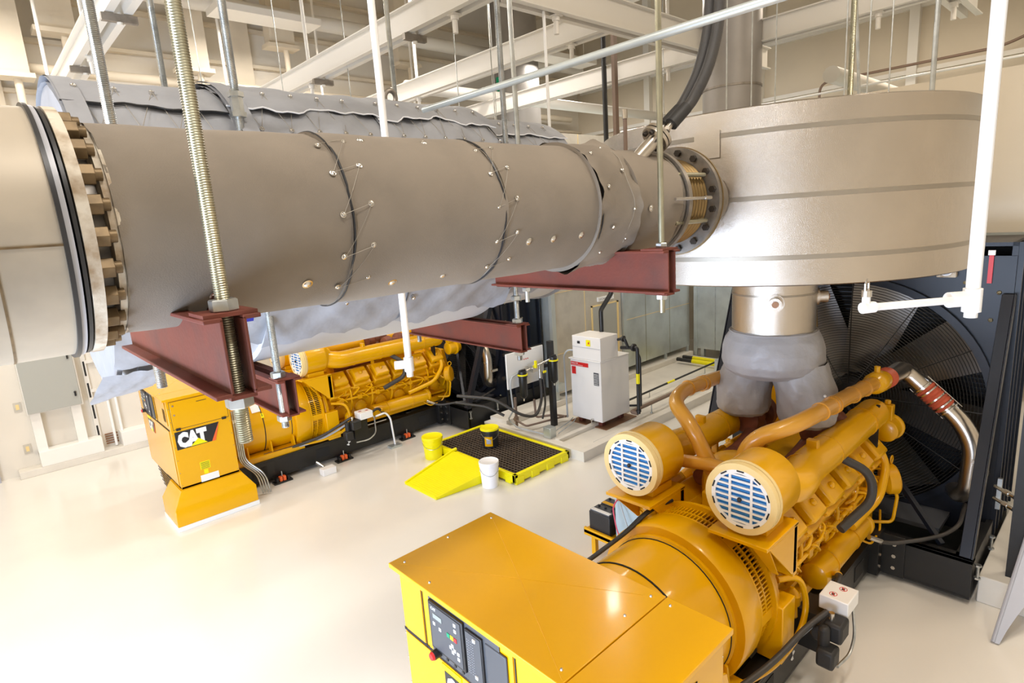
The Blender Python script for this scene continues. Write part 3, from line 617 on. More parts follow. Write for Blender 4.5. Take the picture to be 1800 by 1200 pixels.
t = thing('hydraulic_coupling', 'pair of silver hose couplings with black hoses beside the right radiator', 'hose coupling', (7.8, 0.7, 1.0))
for z in (0.98, 0.84):
    MB().tube([(7.86, 0.90, z), (7.74, 0.72, z-0.03)], 0.022, 12).cyl((7.80, 0.81, z-0.015), (7.77, 0.765, z-0.02), 0.032, n=6).build('fitting', 'chrome', t)
    MB().tube([(7.74, 0.72, z-0.03), (7.62, 0.5, z-0.07), (7.45, 0.2, z-0.25), (7.3, -0.2, z-0.5), (7.3, -0.25, 0.32)], 0.024, 12, bend=0.2).build('hose', 'hose_black', t)
MB().box(7.84, 7.88, 0.84, 0.88, 0.72, 1.08).build('bracket', 'zinc', t)
# ------------------------------------------------------------------ control cabinets
def cat_logo(m_list, parent, org, ux, uy, wd, hg):
    """dark plate, white letters, yellow triangle, red stripe in the plane org+ux+uy (org = lower left)"""
    o, ux, uy = Vector(org), Vector(ux).normalized(), Vector(uy).normalized(); n = ux.cross(uy)
    P = lambda a, b, d=0.0: o+ux*a*wd+uy*b*hg+n*d
    pl = MB().prism([P(0, 0), P(.86, 0), P(1, 1), P(0, 1)], n*0.003).build('logo_plate', 'ink', parent, label='black logo plate with white lettering')
    MB().text('CAT', P(0.05, 0.14), ux, uy, hg*1.02, 0.005, bold=0.085, sx=0.70).build('logo_letters', 'white_plain', pl)
    MB().prism([P(0.30, 0.04, 0.0055), P(0.68, 0.04, 0.0055), P(0.49, 0.40, 0.0055)], n*0.002).build('logo_triangle', 'spill_yellow', pl)
    MB().prism([P(0.78, 0.0, 0.0045), P(0.87, 0.0, 0.0045), P(1.0, 1.0, 0.0045), P(0.955, 0.80, 0.0045)], n*0.002).build('logo_stripe', 'orange', pl)
def make_cabinet():
    x0, x1, y0, y1, zt = 1.76, 2.64, 1.33, 3.28, 1.98
    c = thing('control_cabinet', 'x', 'control cabinet', (2.2, 2.3, 0))
    MB().box(x0+0.02, x1-0.02, y0+0.02, y1-0.02, 0.56, 1.95).build('body', 'panel_yellow', c, bevel=0.006)
    MB().box(x0-0.03, x1+0.01, 1.725, y1+0.02, 1.95, 1.985).build('top_cover', 'panel_yellow', c, bevel=0.004)
    MB().box(x0-0.03, x1+0.01, y0-0.02, 1.717, 1.95, 1.985).build('top_cover', 'panel_yellow', c, bevel=0.004)
    m = MB()
    # faint creases of the diamond-folded lid
    for (a, b) in (((x0, 1.74), (2.2, 2.5)), ((x1-0.02, 1.74), (2.2, 2.5)), ((x0, 3.26), (2.2, 2.5)), ((x1-0.02, 3.26), (2.2, 2.5))):
        m.tube([(a[0], a[1], 1.9852), (b[0], b[1], 1.9858)], 0.0012, 4)
    m.build('lid_crease', 'panel_yellow', c)
    for p in ((x0+0.05, 3.22), (x1-0.05, 3.22), (x0+0.03, 2.9), (x0+0.05, 1.79), (x1-0.05, 1.79), (x1-0.05, 1.66), (2.2, 3.25), (2.35, 1.8)):
        MB().sph((p[0], p[1], 1.985), 0.010, 8).build('lid_screw', 'chrome', c)
    # flared foot and plinth
    ym = 1.38
    m = MB().prism([(x0+0.02, y0+0.02, 0.60), (x0+0.02, 2.2, 0.60), (x0+0.02, 2.2, 0.56), (x0+0.02, y0+0.02, 0.56)], (x1-x0-0.04, 0, 0))
    A = [(x0, y0+0.0, 0.56), (x1, y0, 0.56), (x1, 1.95, 0.56), (x0, 1.95, 0.56), (x0-0.15, y0-0.16, 0.33), (x1+0.14, y0-0.16, 0.33), (x1+0.14, 1.95, 0.33), (x0-0.15, 1.95, 0.33), (x0-0.15, y0-0.16, 0.07), (x1+0.14, y0-0.16, 0.07), (x1+0.14, 1.95, 0.07), (x0-0.15, 1.95, 0.07)]
    fs = [(0, 3, 2, 1)[::-1]]
    for k in (0, 4):
        for i in range(4): j = (i+1) % 4; fs.append((k+i, k+j, k+4+j, k+4+i))
    fs.append((8, 9, 10, 11)); m.add(A, fs)
    m.build('flared_foot', 'panel_yellow', c, bevel=0.005)
    MB().box(x0-0.16, x1+0.15, y0-0.17, 1.96, 0.0, 0.07).build('plinth', 'white_plain', c, bevel=0.006, label='white painted plinth')
    # round generator guard mesh hanging behind the foot
    MB().box(x0+0.1, x1, 2.0, 3.2, 0.40, 0.58).build('rear_skirt', 'panel_yellow', c)
    gm = MB()
    for k in range(15):
        for j in range(9):
            y = 2.08+k*0.07; z = 0.16+j*0.05
            if (y-2.57)**2/0.3+(z-0.55)**2/0.16 < 1: gm.cyl((x0+0.06, y, z), (x0+0.065, y, z), 0.018, n=6)
    MB().lathe((x0+0.07, 2.57, 0.60), (1, 0, 0), [(0, 0.46), (0.75, 0.46)], 40).build('guard_drum', 'panel_yellow', c)
    gm.build('guard_hole', 'core_dark', c)
    # front (-Y) face: upper door, logo, labels
    yf = y0+0.02
    fd = MB().box(x0+0.06, x1-0.05, yf-0.012, yf, 1.50, 1.92).build('upper_door', 'panel_yellow', c, bevel=0.004)
    m = MB().box(x0+0.055, x1-0.045, yf-0.004, yf-0.002, 1.492, 1.50).box(x0+0.055, x0+0.06, yf-0.004, yf-0.002, 1.50, 1.925).box(x1-0.05, x1-0.045, yf-0.004, yf-0.002, 1.50, 1.925).box(x0+0.055, x1-0.045, yf-0.004, yf-0.002, 1.92, 1.925)
    m.build('door_gap', 'core_dark', c)
    for x in (x0+0.12, x1-0.12): MB().box(x-0.03, x+0.03, yf-0.03, yf-0.012, 1.48, 1.515).build('door_latch', 'rubber', c, label='black door latch')
    MB().box(2.18, 2.32, yf-0.016, yf-0.012, 1.85, 1.858).build('door_slot', 'core_dark', fd)
    for z in (1.72, 1.86): MB().cyl((x0+0.10, yf-0.012, z), (x0+0.10, yf-0.018, z), 0.014, n=12).build('door_screw', 'chrome', fd)
    cat_logo(None, c, (x0+0.06, yf-0.001, 1.18), (1, 0, 0), (0, 0, 1), 0.62, 0.275)
    w_ = MB().box(2.08, 2.22, yf-0.003, yf, 0.78, 0.90).box(2.12, 2.18, yf-0.003, yf, 0.70, 0.77).build('warning_label', 'spill_yellow', c, label='yellow warning label')
    m = MB()
    for k in range(5): m.box(2.09, 2.21, yf-0.005, yf-0.003, 0.79+k*0.022, 0.797+k*0.022)
    m.build('warning_print', 'ink', w_)
    MB().box(2.06, 2.32, yf-0.003, yf, 0.585, 0.69).build('rating_label', 'white_plain', c)
    pts = []
    for k in range(7): pts += [(x0+0.04, 0.62+k*0.2), (x1-0.04, 0.62+k*0.2)]
    for p in pts: MB().sph((p[0], yf, p[1]), 0.008, 6).build('side_screw', 'chrome', c)
    # -X face: display panel
    xf = x0+0.018
    MB().box(xf-0.006, xf, 1.44, 1.86, 1.55, 1.92).box(xf-0.006, xf, 2.12, 2.95, 1.50, 1.93).box(xf-0.006, xf, 3.0, 3.22, 1.50, 1.93).box(xf-0.006, xf, 1.44, 3.24, 0.60, 1.47).build('front_panel', 'panel_yellow', c, bevel=0.003)
    MB().box(xf-0.002, xf+0.0, 1.40, 3.26, 1.474, 1.496).box(xf-0.002, xf, 2.985, 2.992, 1.47, 1.94).box(xf-0.002, xf, 2.102, 2.112, 1.47, 1.94).build('panel_gap', 'core_dark', c)
    def pb(a, b, z0, z1, d, name, m, par, **k): return MB().box(xf-0.006-d, xf-0.006, min(a, b), max(a, b), z0, z1).build(name, m, par, **k)
    dp = pb(2.90, 2.22, 1.505, 1.91, 0.008, 'display_panel', 'panel_grey', c, bevel=0.004, label='dark grey control panel')
    e = 0.008
    pb(2.88, 2.53, 1.56, 1.90, e+.018, 'controller_module', 'ink', dp, bevel=0.006)
    pb(2.86, 2.55, 1.58, 1.885, e+.021, 'module_face', 'panel_grey', dp)
    pb(2.515, 2.36, 1.52, 1.88, e+.014, 'annunciator_module', 'ink', dp, bevel=0.004)
    pb(2.505, 2.37, 1.53, 1.87, e+.017, 'annunciator_face', 'panel_grey', dp)
    pb(2.34, 2.16, 1.52, 1.87, e+.006, 'blank_cover', 'panel_grey', dp, bevel=0.01)
    pb(2.825, 2.735, 1.80, 1.832, e+.024, 'screen', 'lcd', dp, label='grey display screen')
    u = e+.024
    wl = MB(); gl = MB(); yl = MB(); rl = MB()
    def sq(mb, y, z, s=0.011): mb.box(xf-0.006-u, xf-0.006, y-s, y+s, z-s, z+s)
    for y, z in ((2.60, 1.855), (2.60, 1.815), (2.82, 1.76), (2.76, 1.745), (2.66, 1.675), (2.64, 1.695), (2.62, 1.67), (2.64, 1.65), (2.585, 1.665), (2.585, 1.63), (2.42, 1.845), (2.42, 1.60)): sq(wl, y, z)
    sq(gl, 2.675, 1.75, .014); sq(yl, 2.64, 1.75, .014); sq(rl, 2.605, 1.75, .014)
    wl.build('button', 'white_plain', dp); gl.build('button', 'green', dp, label='green button'); yl.build('button', 'spill_yellow', dp, label='yellow button'); rl.build('button', 'red', dp, label='red button')
    m = MB()
    for k in range(14):
        for y in (2.49, 2.475, 2.455, 2.44): m.box(xf-0.006-0.027, xf-0.006, y-0.003, y+0.003, 1.60+k*0.017, 1.604+k*0.017)
    m.build('indicator_lights', 'sheet_grey', dp)
    MB().text('CAT', (xf-0.006-0.0325, 2.84, 1.857), (0, -1, 0), (0, 0, 1), 0.026, 0, bold=0.03).build('panel_letters', 'white_plain', dp)
    kb = MB().cyl((xf-0.014, 2.83, 1.535), (xf-0.065, 2.83, 1.535), 0.030, n=24).build('emergency_stop', 'ink', dp, label='black and red emergency stop knob')
    MB().cyl((xf-0.065, 2.83, 1.535), (xf-0.080, 2.83, 1.535), 0.028, 0.022, n=24).build('knob_cap', 'red', kb)
    m = MB()
    for y in (2.74, 2.66, 2.58, 2.50): m.cyl((xf-0.014, y, 1.53), (xf-0.02, y, 1.53), 0.012, n=14)
    m.build('panel_knob', 'ink', dp)
    MB().box(xf-0.012, xf-0.006, 2.62, 2.82, 1.42, 1.46).build('caution_strip', 'spill_yellow', c, label='yellow caution strip')
    cat_logo(None, c, (xf-0.006, 2.80, 1.22), (0, -1, 0), (0, 0, 1), 0.42, 0.19)
    MB().box(x0+0.012, x0+0.02, 1.47, 1.62, 1.60, 1.80).build('data_plate', 'sheet_grey', c)
    for k in range(5): MB().sph((xf, 3.25, 0.65+k*0.2), 0.008, 6).build('side_screw', 'chrome', c)
    return c
cab = make_cabinet()
cab['label'] = 'nearest yellow control cabinet, seen from above with its dark screen panel facing left'
cab2 = copy_tree(cab, None, (0, DY, 0))
cab2['label'] = 'farther yellow control cabinet with black logo plate standing left on the open floor'
# lifting lug beside nearest cabinet
t = thing('lifting_bracket', 'yellow bent bracket with a hole beside the nearest control cabinet', 'bracket', (2.75, 1.6, 0.9))
m = MB().box(2.63, 2.66, 1.42, 1.80, 1.28, 1.62).prism([(2.66, 1.44, 1.60), (2.84, 1.44, 1.50), (2.88, 1.44, 1.36), (2.66, 1.44, 1.30)], (0, 0.02, 0)).build('plate', 'yellow', t, bevel=0.004)
MB().box(2.66, 2.86, 1.5, 1.75, 1.27, 1.29).build('flap', 'yellow', t, bevel=0.003)
MB().box(2.64, 2.70, 1.55, 1.65, 0.40, 1.30).build('post', 'yellow', t)
# conduits behind the far cabinet
for k in range(4):
    t = thing('steel_conduit', 'bent grey steel conduit dropping from the farther cabinet to the floor', 'conduit', (2.8, 9.6, 0), 'conduits beside the farther control cabinet')
    x = 2.70+k*0.035
    MB().tube([(x, 9.75+0.02*k, 1.5), (x, 9.75+0.02*k, 0.62), (x+0.22, 9.70-0.02*k, 0.36), (x+0.26, 9.68-0.02*k, 0.02)], 0.014, 10, bend=0.12).build('pipe', 'zinc', t)
    MB().cyl((x, 9.75+0.02*k, 1.30), (x, 9.75+0.02*k, 1.36), 0.02, n=10).build('coupling', 'chrome', t)

# ------------------------------------------------------------------ exhaust pipe of the near set
PZ = 4.25; PR = 0.352
def pc(x, th, r=PR): return Vector((x, YC+r*math.cos(th), PZ+r*math.sin(th)))
ep = thing('exhaust_pipe', 'thick horizontal exhaust pipe in tan lagging running to the round silver silencer', 'exhaust pipe', (2.0, YC, PZ-PR))
def sleeve(xa, xb, r, seed, ma, name='insulation_jacket', wr=0.006, flare=0.0, lip=True, n=110):
    nx = max(8, int((xb-xa)/0.03))
    def fn(i, j):
        t = j/(nx-1); x = xa+(xb-xa)*t; th = 2*math.pi*i/n
        e = min(t, 1-t)*(xb-xa)
        k = wr*(0.35+1.4*math.exp(-e/0.06))
        rr = r+k*nz(th*2.2+seed, x*5, seed)+flare*math.exp(-(xb-x)/0.04)*(0.6+0.4*nz(th*3, seed))
        return pc(x+(0.006*nz(th*3+seed) if j in (0, nx-1) else 0), th, rr)
    m = MB().grid(fn, n, nx, closeu=True)
    if lip:
        a = len(m.v); 
        m.grid(lambda i, j: pc(xb+0.001 if j == 0 else xb, 2*math.pi*i/n, (r+0.003) if j == 0 else r-0.04), n, 2, closeu=True)
        m.grid(lambda i, j: pc(xa-0.001 if j == 1 else xa, 2*math.pi*i/n, (r+0.003) if j == 1 else r-0.04), n, 2, closeu=True)
    return m.build(name, ma, ep, smooth=60)
sleeve(0.36, 1.14, PR, 1.0, 'blanket_tan'); sleeve(1.12, 1.93, PR+0.006, 2.0, 'blanket_tan'); sleeve(1.91, 2.72, PR+0.002, 3.0, 'blanket_tan')
sleeve(2.62, 2.98, PR+0.020, 4.0, 'blanket_tan', 'overlap_collar', wr=0.018, flare=0.01); sleeve(2.94, 3.50, PR-0.004, 5.0, 'blanket_tan')
for x in (1.125, 1.915, 2.655):
    MB().tube([pc(x+0.004*nz(k*0.3, x), 2*math.pi*k/90, PR+0.009) for k in range(90)], 0.0045, 6, closed=True).build('seam_cord', 'ink', ep)
MB().cyl((-1.6, YC, PZ), (3.9, YC, PZ), 0.27, n=40).build('inner_pipe', 'flange_steel', ep)
# lacing anchors and wires
anch = []
def anchor(x, deg, r=PR+0.006, s=1.0):
    th = math.radians(deg); n = Vector((0, math.cos(th), math.sin(th))); p = pc(x, th, r)
    MB().lathe(p, n, [(-0.004, 0.0155*s), (0.001, 0.0155*s), (0.002, 0.011*s), (0.007, 0.008*s), (0.009, 0.003*s)], 16).build('lacing_anchor', 'chrome', ep)
    return p
for x in (1.125, 1.915):
    prev = None
    def arcw(xa, da, xb, db):
        return MB().tube([pc(xa+(xb-xa)*q/6, math.radians(da+(db-da)*q/6), PR+0.013) for q in range(7)], 0.0011, 5).build('lacing_wire', 'wire', ep)
    for k, dg in enumerate((128, 152, 178, 204, 228)):
        anchor(x-0.04, dg, s=0.8); anchor(x+0.085, dg-6, s=0.8); arcw(x-0.04, dg, x+0.085, dg-6)
        if prev is not None: arcw(x+0.085, prev-6, x-0.04, dg)
        prev = dg
for x, dg in ((0.62, 222), (0.95, 222), (1.30, 118), (1.62, 118), (1.35, 232), (1.62, 232), (2.10, 207), (2.28, 207), (2.50, 206), (3.12, 186)): anchor(x, dg, PR+0.004, 1.35)
for x, dg in ((2.70, 130), (2.70, 165), (2.74, 200), (2.86, 120), (2.88, 150), (2.92, 185), (2.9, 212), (2.72, 225)): anchor(x, dg, PR+0.026, 0.8)
MB().tube([pc(2.9+0.02*math.sin(k), math.radians(120+k*8), PR+0.028) for k in range(13)], 0.0016, 5).build('lacing_wire', 'wire', ep)
# left end: bare clad drum, gaskets, pale flange with rusty bolts
CR = 0.392
dr = MB().lathe((-1.6, YC, PZ), (1, 0, 0), [(0, CR), (1.83, CR), (1.84, CR-0.02)], 90).build('bare_cladding', 'bare_clad', ep, label='bare beige metal clad section')
MB().ring((0.06, YC, PZ), (1, 0, 0), 0.006, CR-0.002, CR+0.002, 90).bar((-1.6, YC-CR*0.998, PZ-0.035), (0.23, YC-CR*0.998, PZ-0.035), 0.004, 0.006).build('cladding_seam', 'bolt_rust', dr)
MB().box(0.0, 0.012, YC-CR-0.004, YC-CR+0.01, PZ-0.10, PZ-0.045).build('clip', 'flange_steel', dr)
MB().ring((0.215, YC, PZ), (1, 0, 0), 0.012, 0.3, CR+0.012, 90).build('gasket', 'ink', ep)
MB().ring((0.227, YC, PZ), (1, 0, 0), 0.014, 0.3, CR+0.006, 90).build('gasket', 'sheet_grey', ep)
MB().ring((0.247, YC, PZ), (1, 0, 0), 0.010, 0.3, CR+0.002, 90).build('gasket', 'ink', ep)
MB().lathe((0.262, YC, PZ), (1, 0, 0), [(0, 0.3), (0, CR+0.004), (0.032, CR+0.004), (0.032, 0.30)], 90, caps=False).build('pale_flange', 'flange_pale', ep, label='pale rust-stained flange ring')
MB().lathe((0.34, YC, PZ), (1, 0, 0), [(0, 0.28), (0, PR-0.004), (0.03, PR-0.004), (0.03, 0.28)], 90, caps=False).build('lagging_ring', 'flange_pale', ep)
for k in range(24):
    th = 2*math.pi*(k+0.2)/24; c = pc(0.294, th, 0.355)
    o = MB().lathe(c, (1, 0, 0), [(0, 0.033), (0.036, 0.033)], 6).build('flange_bolt', 'bolt_rust', ep, bevel=0.002)
    MB().cyl(c+Vector((0.036, 0, 0)), c+Vector((0.056, 0, 0)), 0.019, n=12).build('bolt_thread', 'bolt_rust', o)
# right end: flange, bellows, flange
def flange(x, t, r, nm='joint_flange'): return MB().lathe((x, YC, PZ), (1, 0, 0), [(0, 0.2), (0, r), (t, r), (t, 0.2)], 72, caps=False).build(nm, 'flange_steel', ep)
flange(3.50, 0.035, 0.345); flange(3.545, 0.04, 0.365); flange(3.90, 0.04, 0.385)
MB().ring((3.94, YC, PZ), (1, 0, 0), 0.012, 0.3, 0.39, 72).build('gasket', 'bronze', ep)
prof = []
for k in range(49): prof.append((k*0.31/48, 0.285+0.022*math.sin(k*math.pi/3)))
MB().lathe((3.60, YC, PZ), (1, 0, 0), prof, 64, caps=False).build('bellows', 'bronze', ep, smooth=80, label='bronze coloured bellows joint')
for k in range(16):
    th = 2*math.pi*(k+0.5)/16
    o = MB().lathe(pc(3.465, th, 0.318), (1, 0, 0), [(0, 0.024), (0.034, 0.024)], 6).build('joint_bolt', 'bolt_rust' if k % 4 else 'zinc', ep)
    MB().cyl(pc(3.44, th, 0.318), pc(3.465, th, 0.318), 0.015, n=10).build('bolt_thread', 'bronze', o)
    MB().lathe(pc(3.875, th, 0.345), (1, 0, 0), [(0, 0.024), (0.025, 0.024)], 6).build('joint_bolt', 'bolt_dark', ep)
for dg in (150, 205): MB().cyl(pc(3.46, math.radians(dg), 0.335), pc(3.86, math.radians(dg), 0.335), 0.016, n=12).build('tie_rod', 'zinc_gold', ep)
MB().cyl((3.36, YC-0.372, PZ+0.01), (3.80, YC-0.372, PZ+0.01), 0.010, n=10).cyl((3.72, YC-0.372, PZ+0.01), (3.80, YC-0.372, PZ+0.01), 0.015, n=10).build('gauge_tube', 'chrome', ep)
MB().lathe((3.95, YC, PZ), (1, 0, 0), [(0, 0.22), (0.40, 0.22)], 40).build('outlet_stub', 'flange_steel', ep)
# angled branch with blind flange
bd = Vector((0.70, -0.26, 0.64)).normalized(); b0 = pc(3.26, math.radians(118), 0.29)
MB().cyl(b0, b0+bd*0.21, 0.046, n=24).build('branch_pipe', 'stainless', ep, label='bright angled branch pipe')
br = MB().cyl(b0+bd*0.21, b0+bd*0.232, 0.096, n=32).cyl(b0+bd*0.24, b0+bd*0.262, 0.096, n=32).build('branch_flange', 'stainless', ep)
pu, pv = perp(bd)
for k in range(6):
    th = 2*math.pi*k/6; q = b0+bd*0.195+(pu*math.cos(th)+pv*math.sin(th))*0.07
    MB().lathe(q, bd, [(0, 0.016), (0.018, 0.016)], 6).lathe(q+bd*0.065, bd, [(0, 0.016), (0.02, 0.016)], 6).cyl(q, q+bd*0.08, 0.009, n=8).build('branch_bolt', 'bolt_dark', br)
bt = b0+bd*0.262
for s in (-1, 1):
    f0 = bt+pu*0.036*s
    hs = thing('cable_hose', '%s thick black hose rising from the branch flange on the exhaust pipe' % ('upper left' if s < 0 else 'lower right'), 'hose', f0)
    MB().cyl(f0, f0+bd*0.10, 0.020, n=14).lathe(f0+bd*0.02, bd, [(0, 0.026), (0.03, 0.026)], 6).build('fitting', 'stainless', hs)
    q = f0+bd*0.09
    MB().tube([q, q+bd*0.16], [0.044, 0.041], 18).build('boot', 'rubber', hs)
    e = pu*0.01*s
    MB().tube([q+bd*0.12, q+bd*0.20+e, q+Vector((0.20, -0.13, 0.30))+e, q+Vector((0.27, -0.17, 0.55))+e, q+Vector((0.29, -0.19, 1.0))+e, q+Vector((0.29, -0.19, 5.6))+e], 0.036, 18, bend=0.16).build('hose', 'hose_black', hs)
t = thing('threaded_plug_pipe', 'short upright brown pipe stub with a cap on top of the exhaust pipe end', 'pipe stub', (3.1, 2.6, 4.55))
MB().cyl((3.46, 2.52, 4.58), (3.46, 2.52, 4.84), 0.014, n=12).build('stub', 'brown_pipe', t); MB().cyl((3.46, 2.52, 4.82), (3.46, 2.52, 4.88), 0.019, n=14).build('cap', 'stainless', t)

# ------------------------------------------------------------------ round silencer, riser, blanket
DX, DYC, DR = 5.95, 2.60, 1.62; Z0, Z1 = 3.57, 4.90
si = thing('silencer_drum', 'huge round silver foil clad silencer drum above the nearest engine', 'silencer', (DX, DYC, Z0))
def dp_(th, z, r=DR): return Vector((DX+r*math.cos(th), DYC+r*math.sin(th), z))
MB().lathe((DX, DYC, Z0), (0, 0, 1), [(0, DR-0.02), (0.01, DR), (Z1-Z0-0.01, DR), (Z1-Z0, DR-0.02)], 128).build('drum', 'foil', si, smooth=40)
for z in (3.77, 4.22, 4.70): MB().ring((DX, DYC, z), (0, 0, 1), 0.035, DR-0.005, DR+0.003, 128).build('seam_band', 'foil_band', si)
for th in (): MB().obox(dp_(th, (Z0+Z1)/2, DR+0.001), (-math.sin(th)*0.012, math.cos(th)*0.012, 0), (math.cos(th)*0.002, math.sin(th)*0.002, 0), (0, 0, (Z1-Z0)/2)).build('vertical_seam', 'foil', si)
for th, z in ((math.radians(187), 4.66),): MB().obox(dp_(th, z, DR+0.006), (-math.sin(th)*0.10, math.cos(th)*0.10, 0), (math.cos(th)*0.004, math.sin(th)*0.004, 0), (0, 0, 0.10)).build('cover_patch', 'foil', si)
RX, RY = 5.93, 2.55
rs = thing('exhaust_riser', 'short upright silver exhaust riser below the round silencer', 'exhaust riser', (RX, RY, 2.9))
MB().cyl((RX, RY, 2.86), (RX, RY, Z0), 0.395, n=64).build('riser', 'foil', rs)
for z in (2.93, 3.31): 
    MB().ring((RX, RY, z), (0, 0, 1), 0.018, 0.39, 0.399, 64).build('riser_band', 'foil_band', rs)
for th in (math.radians(205), math.radians(-62)):
    d = Vector((math.cos(th), math.sin(th), 0)); c = Vector((RX, RY, 3.26))+d*0.38
    o = MB().cyl(c, c+d*0.11, 0.058, n=24).ring(c, d, 0.03, 0.055, 0.085, 24).build('sensor_port', 'foil', rs); MB().cyl(c+d*0.11, c+d*0.125, 0.03, n=14).build('port_plug', 'copper', o)
MB().cyl((6.6, 2.62, 2.6), (6.75, 2.75, 3.46), 0.14, n=28).build('side_duct', 'foil', rs)
bk = thing('exhaust_blanket', 'puffy silver grey insulation blanket with two legs over the exhaust outlets of the nearest engine', 'insulation blanket', (RX, RY, 1.9))
def puff(c, R0, prof, seed, n=64, m=26):
    def fn(i, j):
        t = j/(m-1); th = 2*math.pi*i/n; k = t*(len(prof)-1); a = min(int(k), len(prof)-2); f = k-a; f = f*f*(3-2*f)
        cx, cy, cz, r = [prof[a][q]*(1-f)+prof[a+1][q]*f for q in range(4)]
        r += 0.006*nz(th*2.6+seed, t*5)+0.007*nz(th*6, t*3+seed)
        return Vector((cx+r*math.cos(th), cy+r*math.sin(th), cz))
    return MB().grid(fn, n, m, closeu=True)
puff(0, 0, [(RX, RY, 2.95, 0.395), (RX, RY, 2.92, 0.42), (RX, RY, 2.86, 0.455), (RX, RY, 2.74, 0.49), (RX, RY, 2.62, 0.49), (RX, RY, 2.54, 0.46), (RX, RY, 2.48, 0.38)], 1.0).build('collar_bag', 'blanket_silver', bk, smooth=70)
for s, sd in ((-1, 2.0), (1, 5.0)):
    ly = RY-0.02+s*0.33; lx = RX+0.02
    l = puff(0, 0, [(lx, ly-s*0.10, 2.62, 0.26), (lx, ly-s*0.07, 2.50, 0.275), (lx, ly-s*.02, 2.36, 0.285), (lx, ly, 2.24, 0.285), (lx, ly, 2.10, 0.275), (lx, ly, 2.03, 0.26), (lx, ly, 1.99, 0.22)], sd).build('leg_bag', 'blanket_silver', bk, smooth=70)
    if s < 0:
        th = math.radians(228); d = Vector((math.cos(th), math.sin(th), 0)); tt = Vector((-d.y, d.x, 0)); c = Vector((lx, ly, 2.20))+d*0.292
        MB().obox(c, tt*0.055, d*0.004, (0, 0, 0.022)).build('name_tag', 'label_blue', l, label='small blue tag')
        th = math.radians(232); d = Vector((math.cos(th), math.sin(th), 0)); MB().sph(Vector((lx, ly, 2.36))+d*0.29, 0.014).build('button', 'white_plain', l)
MB().tube([(RX+0.412*math.cos(a*math.pi/32), RY+0.412*math.sin(a*math.pi/32), 2.93) for a in range(64)], 0.012, 6, closed=True).build('drawstring', 'blanket_silver', bk)

# ------------------------------------------------------------------ blanketed duct in the second row
QY, QZ = 4.86, 4.24
def qc(x, th, r): return Vector((x, QY+r*math.cos(th), QZ+r*math.sin(th)))
du = thing('blanketed_duct', 'long large duct wrapped in laced grey blankets behind the tan exhaust pipe', 'duct', (2.6, QY, QZ-1))
MB().lathe((0.70, QY, QZ), (1, 0, 0), [(0, 0.96), (0.76, 0.96), (0.76, 1.005), (2.98, 1.005), (2.98, 0.93), (4.0, 0.93)], 80).build('inner_duct', 'duct_inner', du)
def wrap(x0, x1, r, seed, name='blanket', wr=0.016, t0=230, t1=-20, m='blanket_grey', jag=0.0):
    n = 110; nx = max(10, int((x1-x0)/0.04))
    def fn(i, j):
        x = x0+(x1-x0)*j/(nx-1); a0 = t0+jag*nz(x*4, seed); th = math.radians(a0+(t1-a0)*i/(n-1))
        return qc(x, th, r+wr*nz(th*3+seed, x*3.1, seed)+wr*0.5*nz(th*8, x*9+seed))
    return MB().grid(fn, n, nx).build(name, m, du, smooth=70)
# each blanket runs from the underside over the front and top to the back
SEC = [(0.56, 1.47, 0.985, 1.3, 0.012), (1.44, 2.55, 1.035, 2.1, 0.02), (2.53, 3.72, 1.04, 3.7, 0.022), (3.68, 4.78, 0.955, 4.9, 0.014)]
for x0, x1, r, sd, wv in SEC:
    bl = wrap(x0, x1, r, sd, t0=231, jag=4, wr=wv)
    nx = 30; e = 130
    def ed(j, rr=0.0, da=0.0):
        x = x0+(x1-x0)*j/(nx-1); return qc(x, math.radians(e+3.0*nz(x*4+sd, sd)*(wv/0.012-0.4)+da), r+0.03+rr+wv*0.5*nz(x*5, sd))
    mm = MB(); mm.grid(lambda i, j: qc(x0+(x1-x0)*j/(nx-1), math.radians(80+(e+3.0*nz((x0+(x1-x0)*j/(nx-1))*4+sd, sd)*(wv/0.012-0.4)-80)*i/10), r+0.03*min(1, i/3)+wv*(0.5*nz((x0+(x1-x0)*j/(nx-1))*5, sd))), 11, nx)
    mm.build('top_flap', 'blanket_grey', du, smooth=70)
    MB().tube([ed(j, 0.0, 0.5) for j in range(nx)], 0.0055, 6).build('flap_piping', 'piping_white' if x0 > 1 else 'ink', du)
    k = 0; x = x0+0.1; last = None
    while x < x1-0.04:
        for dg, rr in ((120, 0.045), (142, 0.022)):
            th = math.radians(dg); n_ = Vector((0, math.cos(th), math.sin(th))); p = qc(x+(0.05 if dg > 130 else 0), th, r+rr)
            MB().lathe(p, n_, [(-0.02, 0.016), (0.001, 0.016), (0.002, 0.011), (0.008, 0.007)], 12).build('lacing_anchor', 'chrome', du)
            if last is not None: MB().tube([last, p], 0.0018, 5).build('lacing_wire', 'wire', du)
            last = p
        x += 0.2
for x, dg, r in ((1.62, 205, 1.06), (2.2, 200, 1.06), (2.0, 212, 1.06), (2.62, 196, 1.06), (2.62, 205, 1.06), (2.60, 215, 1.06), (3.1, 200, 1.06), (3.45, 198, 1.06), (3.74, 190, 1.05), (3.75, 204, 1.03), (4.6, 190, 0.99), (1.2, 205, 1.01), (0.72, 222, 1.0)):
    th = math.radians(dg); n_ = Vector((0, math.cos(th), math.sin(th)))
    MB().lathe(qc(x, th, r-0.012), n_, [(-0.02, 0.018), (0.004, 0.018), (0.005, 0.012), (0.012, 0.008)], 14).build('lacing_anchor', 'chrome', du)
for x in (1.455, 2.54, 3.70): MB().tube([qc(x, math.radians(100+k*6), 1.04 if x > 2 else 1.02) for k in range(21)], 0.004, 6).build('seam_cord', 'ink', du)
